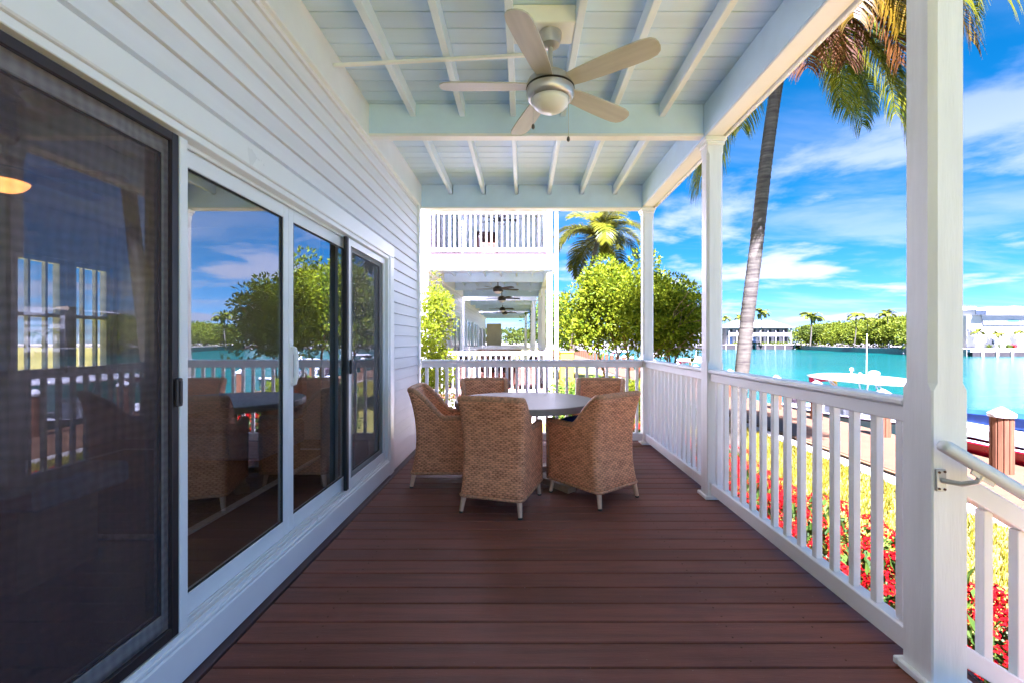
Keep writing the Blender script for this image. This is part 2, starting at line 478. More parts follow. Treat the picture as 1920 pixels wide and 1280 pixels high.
def make_wicker(name, light, dark):
    m, t, o = newmat(name)
    b = t.nodes.new('ShaderNodeBsdfPrincipled'); b.inputs['Roughness'].default_value = 0.55
    b.inputs['Specular IOR Level'].default_value = 0.15
    t.links.new(b.outputs[0], o.inputs[0])
    uvn = t.nodes.new('ShaderNodeUVMap')
    sp = t.nodes.new('ShaderNodeSeparateXYZ'); t.links.new(uvn.outputs[0], sp.inputs[0])
    jn = noise_n(t, uvn.outputs[0], 38.0, 3)
    vv = nmath(t, 'ADD', nmath(t, 'DIVIDE', sp.outputs[1], 0.0150), nmath(t, 'MULTIPLY', jn, 1.1))
    row = nmath(t, 'FLOOR', vv)
    fv = nmath(t, 'FRACT', vv)
    uu = nmath(t, 'ADD', nmath(t, 'ADD', nmath(t, 'DIVIDE', sp.outputs[0], 0.042), nmath(t, 'MULTIPLY', jn, 0.5)), nmath(t, 'MULTIPLY', nmath(t, 'MODULO', row, 2.0), 0.5))
    fu = nmath(t, 'FRACT', uu)
    su = nmath(t, 'POWER', nmath(t, 'SINE', nmath(t, 'MULTIPLY', fu, math.pi)), 0.7)
    sv = nmath(t, 'POWER', nmath(t, 'SINE', nmath(t, 'MULTIPLY', fv, math.pi)), 0.6)
    h = nmath(t, 'MULTIPLY', su, sv)
    cell = t.nodes.new('ShaderNodeTexWhiteNoise'); cell.noise_dimensions = '2D'
    cb = t.nodes.new('ShaderNodeCombineXYZ'); t.links.new(nmath(t, 'FLOOR', uu), cb.inputs[0]); t.links.new(row, cb.inputs[1])
    t.links.new(cb.outputs[0], cell.inputs['Vector'])
    rr = nmath(t, 'ADD', nmath(t, 'MULTIPLY', cell.outputs['Value'], 0.42), nmath(t, 'MULTIPLY', h, 0.68))
    cr = t.nodes.new('ShaderNodeValToRGB'); e = cr.color_ramp.elements
    e[0].position = 0.12; e[0].color = (*dark, 1); e[1].position = 0.95; e[1].color = (*light, 1)
    e.new(0.45).color = (*[a * 0.55 + c * 0.45 for a, c in zip(light, dark)], 1)
    t.links.new(rr, cr.inputs[0]); t.links.new(cr.outputs[0], b.inputs['Base Color'])
    bn = t.nodes.new('ShaderNodeBump'); bn.inputs['Strength'].default_value = 0.9; bn.inputs['Distance'].default_value = 0.004
    t.links.new(h, bn.inputs['Height']); t.links.new(bn.outputs[0], b.inputs['Normal'])
    return m
WICKER = make_wicker('tan_woven_wicker', (0.98, 0.46, 0.235), (0.38, 0.115, 0.050))
WICKER_RIM = pmat('tan_wicker_braid', (0.72, 0.34, 0.17), 0.6, 0.25, 60, 0.8, 90, (1, 1, 1), dist=0.004)
WICKER_DK = make_wicker('dark_brown_wicker', (0.20, 0.105, 0.07), (0.04, 0.02, 0.015))

def make_glass(name, tint, base, gain):
    m, t, o = newmat(name)
    fr = t.nodes.new('ShaderNodeFresnel'); fr.inputs['IOR'].default_value = 1.5
    f = nmath(t, 'ADD', nmath(t, 'MULTIPLY', fr.outputs[0], gain), base, True)
    gg = t.nodes.new('ShaderNodeNewGeometry')      # coating sits on the outer face only
    f = nmath(t, 'MULTIPLY', f, nmath(t, 'SUBTRACT', 1.0, gg.outputs['Backfacing']))
    tr = t.nodes.new('ShaderNodeBsdfTransparent'); tr.inputs[0].default_value = (*tint, 1)
    gl = t.nodes.new('ShaderNodeBsdfGlossy'); gl.inputs['Roughness'].default_value = 0.004
    gl.inputs[0].default_value = (0.80, 0.86, 0.94, 1)
    ms = t.nodes.new('ShaderNodeMixShader'); t.links.new(f, ms.inputs[0])
    t.links.new(tr.outputs[0], ms.inputs[1]); t.links.new(gl.outputs[0], ms.inputs[2])
    t.links.new(ms.outputs[0], o.inputs[0])
    return m
GLASS = make_glass('coated_door_glass', (0.92, 0.94, 0.93), 0.34, 0.8)
GLASS_W = make_glass('window_glass', (0.8, 0.82, 0.82), 0.05, 0.9)
def make_screen(name, col, alpha, moire=0.0):
    m, t, o = newmat(name)
    vec, oi = coords(t, (1, 1, 1), False)
    nz = noise_n(t, vec, 6.0, 4)
    tr = t.nodes.new('ShaderNodeBsdfTransparent')
    d = t.nodes.new('ShaderNodeBsdfPrincipled'); d.inputs['Roughness'].default_value = 0.7
    d.inputs['Specular IOR Level'].default_value = 0.2
    d.inputs['Base Color'].default_value = (*col, 1)
    fac = nmath(t, 'ADD', nmath(t, 'MULTIPLY', nz, 0.10), alpha - 0.05)
    if moire:                                   # moire of mesh over reflection, painted into the opacity as wavy bands
        for axis in ('Y', 'Z'):
            wv_ = t.nodes.new('ShaderNodeTexWave'); wv_.bands_direction = axis
            wv_.inputs['Scale'].default_value = 9.5; wv_.inputs['Distortion'].default_value = 5.0
            wv_.inputs['Detail'].default_value = 1.0; wv_.inputs['Detail Scale'].default_value = 0.6
            t.links.new(vec, wv_.inputs['Vector'])
            fac = nmath(t, 'ADD', fac, nmath(t, 'MULTIPLY', wv_.outputs['Fac'], moire))
        fac = nmath(t, 'SUBTRACT', fac, moire, True)
    ms = t.nodes.new('ShaderNodeMixShader')
    t.links.new(fac, ms.inputs[0])
    t.links.new(tr.outputs[0], ms.inputs[1]); t.links.new(d.outputs[0], ms.inputs[2])
    t.links.new(ms.outputs[0], o.inputs[0])
    return m
MESH_A = make_screen('dark_insect_mesh', (0.080, 0.052, 0.055), 0.58, 0.07)
MESH_B = make_screen('grey_insect_mesh', (0.10, 0.09, 0.095), 0.5)

def make_water():
    m, t, o = newmat('turquoise_lagoon_water')
    tc = t.nodes.new('ShaderNodeTexCoord')
    b = t.nodes.new('ShaderNodeBsdfPrincipled')
    b.inputs['Roughness'].default_value = 0.13; b.inputs['IOR'].default_value = 1.33; b.inputs['Specular IOR Level'].default_value = 0.25
    mp = t.nodes.new('ShaderNodeMapping'); mp.inputs['Scale'].default_value = (0.35, 1.0, 1)
    t.links.new(tc.outputs['Object'], mp.inputs['Vector'])
    n0 = noise_n(t, mp.outputs[0], 0.035, 4)
    mx = t.nodes.new('ShaderNodeMix'); mx.data_type = 'RGBA'
    mr = t.nodes.new('ShaderNodeMapRange'); mr.inputs['From Min'].default_value = 0.35; mr.inputs['From Max'].default_value = 0.65
    t.links.new(n0, mr.inputs['Value']); t.links.new(mr.outputs[0], mx.inputs[0])
    mx.inputs[6].default_value = (0.000, 0.034, 0.030, 1); mx.inputs[7].default_value = (0.0005, 0.062, 0.050, 1)
    t.links.new(mx.outputs[2], b.inputs['Base Color'])
    n1 = noise_n(t, mp.outputs[0], 2.6, 6, 0.65); n2 = noise_n(t, mp.outputs[0], 0.5, 3)
    hh = nmath(t, 'ADD', nmath(t, 'MULTIPLY', n1, 0.5), nmath(t, 'MULTIPLY', n2, 0.5))
    bn = t.nodes.new('ShaderNodeBump'); bn.inputs['Strength'].default_value = 1.0; bn.inputs['Distance'].default_value = 0.5
    t.links.new(hh, bn.inputs['Height']); t.links.new(bn.outputs[0], b.inputs['Normal'])
    t.links.new(b.outputs[0], o.inputs[0])
    return m
WATER = make_water()
def make_lawn():
    m, t, o = newmat('sunny_lawn')
    b = t.nodes.new('ShaderNodeBsdfPrincipled'); b.inputs['Roughness'].default_value = 0.9
    vec, oi = coords(t, (1, 1, 1), False)
    a = noise_n(t, vec, 1.3, 5); c = noise_n(t, vec, 40, 4, 0.7)
    f = nmath(t, 'ADD', nmath(t, 'MULTIPLY', a, 0.5), nmath(t, 'MULTIPLY', c, 0.5))
    cr = t.nodes.new('ShaderNodeValToRGB'); e = cr.color_ramp.elements
    e[0].position = 0.36; e[0].color = (0.075, 0.082, 0.006, 1); e[1].position = 0.64; e[1].color = (0.26, 0.21, 0.026, 1)
    t.links.new(f, cr.inputs[0]); t.links.new(cr.outputs[0], b.inputs['Base Color'])
    bn = t.nodes.new('ShaderNodeBump'); bn.inputs['Strength'].default_value = 0.8; bn.inputs['Distance'].default_value = 0.03
    t.links.new(c, bn.inputs['Height']); t.links.new(bn.outputs[0], b.inputs['Normal'])
    t.links.new(b.outputs[0], o.inputs[0])
    return m
LAWN = make_lawn()
def make_lamp(name, col, s):
    m, t, o = newmat(name)
    e = t.nodes.new('ShaderNodeEmission'); e.inputs[0].default_value = (*col, 1); e.inputs[1].default_value = s
    t.links.new(e.outputs[0], o.inputs[0]); return m
LAMPGLOW = make_lamp('amber_lit_shade', (1.0, 0.36, 0.05), 0.55)

# ================================================================== SETTING
GZ = -0.65          # lawn level
WZ = -1.35          # water level
# lawn: everything on the land side of the sea wall
lv = MB()
lv.box(-300, 5.02, -60, 150, GZ - 2.0, GZ, 0)
lawn = lv.build('lawn', LAWN, None, (0, 0, GZ)); tag(lawn, 'sunny yellow green lawn beside the porch', 'lawn', kind='structure')
wv = MB(); wv.poly([(-600, -300, WZ), (900, -300, WZ), (900, 900, WZ), (-600, 900, WZ)])
water = wv.build('water', WATER, None, (0, 0, WZ)); tag(water, 'turquoise lagoon water between the shores', 'water', kind='structure')
sw = MB(); sw.box(5.024, 5.30, -60, 150, -2.6, GZ + 0.02, 0.02)
seawall = sw.build('seawall', CONC, None, (5.15, 0, GZ)); tag(seawall, 'pale concrete sea wall edging the lawn', 'wall')
# far shores
fs = MB(); fs.prism([(-300, 153), (93.5, 153), (84, 120), (79.5, 92), (79.5, 81.2), (260, 81.2), (260, 600), (-300, 600)], 2, -3, -0.15)
far = fs.build('terrain', CONC, None, (90, 150, -0.15)); tag(far, 'low far shore across the lagoon', 'shore', kind='structure')

# ------------------------------------------------------------------ porch deck
DK_Y0, DK_Y1, DK_X0, DK_X1 = -0.8, 5.83, -1.225, 1.72
sub = MB(); sub.box(-1.28, 1.69, -3.2, DK_Y1, -0.30, -0.045, 0)
deck = sub.build('deck', DECK_GAP, None, (0.2, 2, -0.30)); tag(deck, 'brown painted plank porch floor', 'deck', kind='structure')
PITCH = 0.1452
bm_ = MB().box(DK_X0, DK_X1, -0.0688, 0.0688, -0.04, 0, 0.004).mesh('deck_board', DECK)
k = 0; y = 1.786 - 18 * PITCH
while y < DK_Y1:
    if y > DK_Y0:
        piece('deck_board', bm_, deck, (random.uniform(-.002, .002), y + PITCH / 2, random.uniform(-0.0016, 0.0)))
    y += PITCH; k += 1
MB().box(-1.284, -1.232, DK_Y0, DK_Y1, -0.04, 0.004, 0.003).build('edge_board', DARK_TRIM, deck)
MB().box(1.722, 1.745, DK_Y0, DK_Y1, -0.30, -0.002, 0.003).build('rim_board', DARK_TRIM, deck)
MB().box(-1.28, 1.72, DK_Y1 + 0.095, DK_Y1 + 0.12, -0.30, -0.002, 0.003).build('rim_board', DARK_TRIM, deck)
# nail heads along the right end of each board
nm = MB()
y = 1.786
while y < DK_Y1:
    for xx in (1.30, 0.92, -0.9):
        for dy in (0.035, 0.11):
            nm.lathe([(0.0042, 0.0), (0.0042, 0.0012)], 8, (xx + random.uniform(-.01, .01), y + dy + random.uniform(-.006, .006), -0.0006))
    y += PITCH
nm.build('nail_heads', RUST, deck)['kind'] = 'stuff'
# skirt lattice below deck edge
MB().box(1.70, 1.72, DK_Y0, DK_Y1 + .09, GZ, -0.302, 0).build('skirt_board', WHITE, deck)

# ------------------------------------------------------------------ house wall with siding
WX = -1.29
WEND = 5.60
wall = empty('wall', (WX, 2.5, 0), 'pale grey clapboard house wall along the porch', 'wall', kind='structure')
core = MB()
core.box(-1.48, -1.325, -6.0, 0.60, -0.3, 3.6, 0)
core.box(-1.48, -1.325, 4.40, WEND, -0.3, 3.6, 0)
core.box(-1.48, -1.325, 0.60, 4.40, 2.10, 3.6, 0)
core.box(-1.48, -1.325, 0.60, 4.40, -0.3, 0.13, 0)
core.build('wall_core', SIDING, wall)
LAP = 0.1130
def lap_mesh(y0, y1):
    m = MB()
    # bottom edge proud, top edge tucked under the next board
    m.prism([(-1.326, 0.0055), (WX, 0.0055), (WX + 0.0005, 0.0085), (-1.303, LAP - 0.001), (-1.326, LAP - 0.001)], 1, y0, y1)
    return m.mesh('siding_board', SIDING, (WX, 2.5, 0))
full = lap_mesh(-6.0, WEND - 0.02); near = lap_mesh(-6.0, 0.50); farb = lap_mesh(4.47, WEND - 0.02)
z = 2.237 - 20 * LAP + 0.0
while z < 2.95:
    if z > -0.12:
        if z > 2.19: piece('siding_board', full, wall, (WX, 2.5, z))
        else:
            piece('siding_board', near, wall, (WX, 2.5, z)); piece('siding_board', farb, wall, (WX, 2.5, z))
            if z + LAP > 2.2 - 0.005 + LAP: pass
    z += LAP
MB().box(-1.50, -1.272, WEND - 0.02, WEND + 0.07, -0.3, 2.95, 0.004).build('corner_board', WHITE, wall)
# casing around the sliding doors
MB().box(-1.33, -1.262, 0.48, 4.46, 2.092, 2.205, 0.005).build('door_casing', WHITE_TRIM, wall)
MB().box(-1.33, -1.264, 4.335, 4.46, 0.0, 2.090, 0.005).build('door_casing', WHITE_TRIM, wall)
MB().box(-1.33, -1.264, 0.48, 0.60, 0.0, 2.090, 0.005).build('door_casing', WHITE_TRIM, wall)
MB().box(-1.33, -1.268, 0.602, 4.333, 0.006, 0.150, 0.006).build('threshold_board', WHITE_TRIM, wall)
# house body behind (roof slab and outer walls keep the room dark)
hb = empty('house', (-4, 2.5, -0.65), 'white two storey beach house behind the porch', 'house')
MB().box(-5.05, -1.32, -6.0, WEND, 3.62, 6.2, 0).build('upper_storey', SIDING, hb)
MB().box(-5.05, -1.48, -2.0, -1.85, -0.6, 3.6, 0).build('end_wall', SIDING, hb)
MB().box(-5.05, -1.505, WEND - 0.12, WEND + 0.02, -0.6, 3.6, 0).build('end_wall', SIDING, hb)
bw = MB()
bx0, bx1 = -5.05, -4.90
WY0, WY1, WZ0, WZ1 = 5.10 - .25, 6.6, 0.95, 2.15
bw.box(bx0, bx1, -1.85, 4.38, -0.6, 3.6, 0); bw.box(bx0, bx1, 4.38, WEND - .12, -0.6, 0.95, 0)
bw.box(bx0, bx1, 4.38, WEND - .12, 2.15, 3.6, 0); bw.box(bx0, bx1, 4.88, 4.96, 0.95, 2.15, 0); bw.box(bx0, bx1, 5.42, WEND - .12, 0.95, 2.15, 0)
bw.build('back_wall', ROOMW, hb)
MB().box(-4.90, -1.49, -1.85, WEND - .12, 0.0, 0.10, 0).build('room_floor', ROOMF, hb)
MB().box(-4.90, -1.49, -1.85, WEND - .12, 2.65, 2.75, 0).build('room_ceiling', ROOMW, hb)
for (a, b) in ((4.38, 4.88), (4.96, 5.42)):
    wf = MB()
    for (yy0, yy1, zz0, zz1) in ((a, a + .05, .95, 2.15), (b - .05, b, .95, 2.15), (a + .05, b - .05, .95, 1.0), (a + .05, b - .05, 2.10, 2.15), (a + .05, b - .05, 1.53, 1.57)):
        wf.box(-5.01, -4.93, yy0, yy1, zz0, zz1, 0.003)
    w_ = wf.build('window', WHITE_TRIM, hb)
    for t_ in (0.333, 0.667):
        yc = a + (b - a) * t_
        for (z0_, z1_) in ((1.0, 1.53), (1.57, 2.10)):
            MB().box(-4.99, -4.95, yc - .012, yc + .012, z0_, z1_, 0).build('muntin', WHITE_TRIM, w_)
# interior furniture (seen through the glass)
rg = empty('rug', (-3.2, 3.9, 0.10), 'brown woven rug with pale border inside the room', 'rug')
MB().box(-4.3, -2.09, 2.75, 4.9, 0.102, 0.112, 0.002).build('weave', RUG, rg)
e_ = MB()
e_.box(-4.36, -2.03, 2.69, 2.75, 0.102, 0.116, 0.002); e_.box(-4.36, -2.03, 4.9, 4.96, 0.102, 0.116, 0.002)
e_.box(-2.09, -2.03, 2.75, 4.9, 0.102, 0.116, 0.002); e_.box(-4.36, -4.3, 2.75, 4.9, 0.102, 0.116, 0.002)
e_.build('border', RUGE, rg)
ar = empty('armchair', (-2.75, 4.45, 0.117), 'slate grey upholstered armchair inside behind the glass', 'armchair')
MB().box(-3.20, -2.32, 4.02, 4.85, 0.22, 0.46, 0.03).build('seat', SOFA, ar)
MB().box(-3.18, -2.34, 4.0, 4.7, 0.465, 0.60, 0.05).build('cushion', SOFA, ar)
MB().box(-3.20, -2.32, 4.72, 4.92, 0.47, 0.98, 0.05).build('backrest', SOFA, ar)
for (xx, yy) in ((-3.13, 4.1), (-2.39, 4.1), (-3.13, 4.8), (-2.39, 4.8)):
    MB().box(xx - .025, xx + .025, yy - .025, yy + .025, 0.118, 0.222, 0.004).build('leg', TEAK, ar)
bn_ = empty('bench', (-3.0, 1.9, 0.10), 'grey topped bench with tan board legs inside the room', 'bench')
MB().box(-4.4, -2.2, 2.05, 2.55, 0.50, 0.62, 0.02).build('seat', SOFA, bn_)
for xx in (-4.2, -3.3, -2.4):
    MB().box(xx - .06, xx + .06, 2.1, 2.5, 0.102, 0.498, 0.004).build('leg', TEAK, bn_)
# curtain behind the far panel
cv = MB(); n_ = 60; yy0, yy1 = 3.62, 4.28
pts = [(-1.60 + 0.035 * math.sin(i * 1.15), yy0 + (yy1 - yy0) * i / n_) for i in range(n_ + 1)]
for i in range(n_):
    (xa, ya), (xb, yb) = pts[i], pts[i + 1]
    cv.poly([(xa, ya, 0.12), (xb, yb, 0.12), (xb, yb, 2.25), (xa, ya, 2.25)])
cur = cv.build('curtain', CURTAIN, None, (-1.6, 3.95, 0.12)); tag(cur, 'grey gathered curtain hanging inside behind the last glass panel', 'curtain')
# interior ceiling fan with a lit amber shade
def fan(name, loc, label, group, motor, blade_m, shade_m, r=0.66, phase=0.0, rod=0.12, ztop=None, group_cat='ceiling fan', chains=True, local_top=0.32):
    root = empty(name, loc, label, 'ceiling fan', group)
    # local coordinates: origin at ceiling mount, z down
    MB().lathe([(0.03, -0.085), (0.055, -0.07), (0.066, -0.03), (0.068, 0.0)], 28).build('canopy', motor, root, smooth=R(35), local=True)
    MB().tube([(0, 0, -0.08), (0, 0, -0.10 - rod)], 0.014, 12).build('downrod', motor, root, smooth=R(40), local=True)
    zt = -0.09 - rod
    hz = zt - 0.055
    mt = MB().lathe([(0.02, zt + 0.02), (0.06, zt + 0.012), (0.10, zt - 0.008), (0.132, zt - 0.035), (0.143, zt - 0.06), (0.143, zt - 0.075),
                     (0.137, zt - 0.078), (0.137, zt - 0.086), (0.143, zt - 0.089), (0.143, zt - 0.12), (0.13, zt - 0.145), (0.118, zt - 0.15)], 48)
    housing = mt.build('motor_housing', motor, root, smooth=R(40), local=True)
    bd = MB().lathe([(0.1445, zt - 0.0855), (0.1445, zt - 0.0785)], 48).build('seam', BLACKP, housing, local=True)
    MB().lathe([(0.012, zt - 0.222), (0.05, zt - 0.216), (0.085, zt - 0.197), (0.108, zt - 0.172), (0.117, zt - 0.152)], 40).build('lamp_shade', shade_m, root, smooth=True, local=True)
    # blade: rounded paddle outline with a little thickness
    o = []
    L0, L1 = 0.11, r
    prof = [(L0, 0.046), (0.2, 0.058), (0.35, 0.067), (0.50, 0.071), (0.585, 0.070), (0.63, 0.060), (0.652, 0.040), (0.66, 0.015)]
    up = [(x * (r / 0.66) if x > L0 else x, w) for x, w in prof]
    poly = [(x, -w) for x, w in up] + [(x, w) for x, w in reversed(up)]
    bm2 = MB().prism(poly, 2, -0.004, 0.004)
    bmesh_ = bm2.mesh('blade', blade_m)
    for i in range(5):
        a = phase + i * 2 * math.pi / 5
        b_ = bpy.data.objects.new('blade', bmesh_); COL.objects.link(b_); b_.parent = root
        b_.rotation_euler = (Matrix.Rotation(a, 3, 'Z') @ Matrix.Rotation(R(-11), 3, 'X')).to_euler()
        b_.location = (0, 0, zt - 0.066)
    if chains:
        for (cx, cy, ln) in ((-0.105, -0.085, 0.20), (0.10, -0.08, 0.27)):
            c_ = MB().tube([(cx, cy, zt - 0.13), (cx, cy, zt - 0.13 - ln)], 0.0016, 5).build('pull_chain', motor, root, local=True)
            MB().lathe([(0.002, 0.03), (0.008, 0.022), (0.010, 0.008), (0.006, 0)], 12, (cx, cy, zt - 0.16 - ln)).build('pull_knob', TABLE_DK, c_, local=True)
    return root
fan('indoor_fan', (-3.37, 2.95, 2.65), 'indoor fan with wooden blades and glowing amber light shade', None, TEAK, TEAK, LAMPGLOW, chains=False, phase=0.3, rod=0.09)

# ------------------------------------------------------------------ sliding doors
sd = empty('sliding_door', (-1.36, 2.45, 0.13), 'white framed four panel sliding glass door facing the water', 'door')
fr = MB()
fr.box(-1.46, -1.275, 0.602, 4.333, 2.06, 2.090, 0.003)
fr.box(-1.46, -1.355, 0.602, 4.333, 2.035, 2.06, 0.003)
fr.box(-1.46, -1.272, 4.290, 4.333, 0.152, 2.06, 0.003)
fr.box(-1.46, -1.272, 0.602, 0.645, 0.152, 2.06, 0.003)
fr.box(-1.335, -1.322, 0.645, 4.29, 2.045, 2.06, 0.002)
fr.build('frame', WHITE_TRIM, sd)
sl = MB()
sl.box(-1.46, -1.272, 0.602, 4.333, 0.152, 0.168, 0.003)
for xx in (-1.285, -1.312, -1.338, -1.376):
    sl.box(xx - .004, xx + .004, 0.645, 4.29, 0.168, 0.186, 0.001)
sill = sl.build('sill', WHITE_TRIM, sd)
for yy in (1.85, 2.15, 2.48, 2.8, 3.15):
    MB().box(-1.305, -1.292, yy, yy + .012, 0.1685, 0.1705, 0).build('weep_slot', RUBBER, sill)
def glass_panel(y0, y1, x, sl_=0.07, sr=0.07, bot=0.085, top=0.07, mat=WHITE_TRIM):
    m = MB(); z0, z1 = 0.187, 2.045
    d = 0.018
    m.box(x - d, x + d, y0, y0 + sl_, z0, z1, 0.003); m.box(x - d, x + d, y1 - sr, y1, z0, z1, 0.003)
    m.box(x - d, x + d, y0 + sl_, y1 - sr, z0, z0 + bot, 0.003); m.box(x - d, x + d, y0 + sl_, y1 - sr, z1 - top, z1, 0.003)
    p = m.build('door_panel', mat, sd)
    g = MB(); gm = 0.012
    MB().box(x - .004, x + .004, y0 + sl_ - .004, y1 - sr + .004, z0 + bot - .004, z1 - top + .004, 0).build('glass', GLASS, p)
    q = MB()
    a0, a1, b0, b1 = y0 + sl_, y1 - sr, z0 + bot, z1 - top
    for s_ in (1,):
        xx0, xx1 = x + .0045, x + .0125
        q.box(xx0, xx1, a0, a0 + gm, b0, b1, 0); q.box(xx0, xx1, a1 - gm, a1, b0, b1, 0)
        q.box(xx0, xx1, a0 + gm, a1 - gm, b0, b0 + gm * .5, 0); q.box(xx0, xx1, a0 + gm, a1 - gm, b1 - gm * .5, b1, 0)
    q.build('gasket', RUBBER, p)
    return p
p1 = glass_panel(0.645, 1.742, -1.345)
p2 = glass_panel(1.745, 2.592, -1.357, 0.05, 0.05)
p3 = glass_panel(2.594, 3.46, -1.357, 0.055, 0.05)
p4 = glass_panel(3.463, 4.29, -1.345)
def handle(y, z, x, par):
    m = MB()
    m.tube([(x, y, z - .11), (x + .022, y, z - .10), (x + .03, y, z - .06), (x + .03, y, z + .06), (x + .022, y, z + .10), (x, y, z + .11)], [.010, .012, .013, .013, .012, .010], 10)
    m.box(x - .002, x + .004, y - .017, y + .017, z - .13, z + .13, .002)
    return m.build('handle', WHITE_TRIM, par, smooth=R(40))
handle(2.618, 1.14, -1.338, p3)
def screen(y0, y1, x, fm, mm, w, name):
    m = MB(); z0, z1 = 0.188, 2.050; d = 0.009
    m.box(x - d, x + d, y0, y0 + w, z0, z1, 0.002); m.box(x - d, x + d, y1 - w, y1, z0, z1, 0.002)
    m.box(x - d, x + d, y0 + w, y1 - w, z0, z0 + w * 1.2, 0.002); m.box(x - d, x + d, y0 + w, y1 - w, z1 - w, z1, 0.002)
    p = m.build(name, fm, sd)
    MB().poly([(x, y0 + w, z0 + w * 1.2), (x, y1 - w, z0 + w * 1.2), (x, y1 - w, z1 - w), (x, y0 + w, z1 - w)]).build('mesh', mm, p)
    return p
s1 = screen(0.66, 1.700, -1.298, BRONZE, MESH_A, 0.032, 'screen_panel')
s2 = screen(3.37, 4.270, -1.305, WHITE_TRIM, MESH_B, 0.05, 'screen_panel')
MB().box(-1.31, -1.285, 1.702, 1.742, 0.187, 2.05, 0.003).build('mullion', WHITE_TRIM, sd)
MB().box(-1.315, -1.290, 3.325, 3.366, 0.187, 2.05, 0.003).build('dark_gap_strip', RUBBER, sd)  # black strip added in place of the dark gap beside the screen
for (yy, x, p) in ((1.685, -1.287, s1), (3.395, -1.294, s2)):
    l = MB(); l.box(x, x + .016, yy - .014, yy + .014, 1.04, 1.145, .004)
    l.box(x + .016, x + .021, yy - .006, yy + .006, 1.05, 1.135, .002)
    l.build('latch', BRONZE, p)

# ------------------------------------------------------------------ ceiling
CZ = 3.23
ceil = empty('ceiling', (0.2, 2.0, CZ), 'pale blue plank porch ceiling with exposed joists', 'ceiling', kind='structure')
MB().box(-1.32, 1.90, -3.2, 5.85, CZ + 0.022, CZ + 0.32, 0).build('floor_slab', BLUE, ceil)
CP = 0.1425
cb_ = MB().box(-1.325, 1.62, -CP / 2 + .0035, CP / 2 - .0035, 0, 0.02, 0.003).mesh('ceiling_board', BLUE)
y = 2.686 - 25 * CP
while y < 5.75:
    piece('ceiling_board', cb_, ceil, (0, y + CP / 2, CZ + random.uniform(-0.0008, 0.0012)))
    y += CP
JX = [-0.90, -0.49, -0.08, 0.33, 0.735, 1.147]
JB = 3.12
j1 = MB().box(-0.023, 0.023, -0.9, 3.722, JB, CZ - .001, 0.004).mesh('joist', JOIST)
j2 = MB().box(-0.021, 0.021, 3.80, 5.70, JB, CZ - .001, 0.004).mesh('joist', JOIST)
for xj in JX:
    piece('joist', j1, ceil, (xj + random.uniform(-.004, .004), 0, 0)); piece('joist', j2, ceil, (xj, 0, random.uniform(-.003, 0.0)))
# cross beams
MB().box(-1.288, 1.488, 3.725, 3.795, 2.985, CZ - .001, 0.005).build('cross_beam', BLUE_J, ceil)
MB().box(-1.286, 1.486, 3.715, 3.805, 2.960, 2.984, 0.004).build('beam_trim', WHITE, ceil)
nb = [(-1.288, 2.955), (1.488, 2.955), (1.488, CZ - .001)]
for xj in reversed(JX):
    nb += [(xj + .034, CZ - .001), (xj + .034, JB - .012), (xj - .026, JB - .012), (xj - .026, CZ - .001)]
nb += [(-1.288, CZ - .001)]
MB().prism(nb, 1, 5.655, 5.72).build('cross_beam', BLUE_J, ceil)
MB().box(-1.287, 1.487, 5.722, 5.78, 2.955, CZ - .002, 0.003).build('beam_backing', BLUE_J, ceil)
MB().box(-1.285, 1.485, 5.645, 5.785, 2.935, 2.953, 0.004).build('beam_trim', WHITE, ceil)
# outer beam on the posts, ledger on the wall
MB().box(1.490, 1.632, -3.2, 5.80, 2.962, CZ - .001, 0.005).build('outer_beam', BLUE_J, ceil)
MB().box(1.494, 1.628, -3.2, 5.80, 2.945, 2.960, 0.004).build('beam_soffit', WHITE, ceil)
MB().box(1.634, 1.66, -3.2, 5.80, 2.93, 3.56, 0.004).build('fascia', WHITE, ceil)
MB().box(-1.325, -1.262, -3.2, 5.66, 2.952, CZ - .001, 0.005).build('ledger', WHITE, ceil)
# fan mounting block and wiring raceway
MB().box(-0.056, 0.306, 2.62, 2.82, JB + .004, CZ - .002, 0.005).build('mounting_block', WHITE, ceil)
MB().bar((-1.255, 3.01, JB - .010), (0.06, 2.90, JB - .010), 0.026, 0.018, 0.003).build('wire_raceway', WHITE_TRIM, ceil)
fan('ceiling_fan', (0.166, 2.72, JB + 0.003), 'brushed nickel ceiling fan with five taupe blades above the porch', None, NICKEL, BLADE, FROST, 0.665, R(36), 0.16)

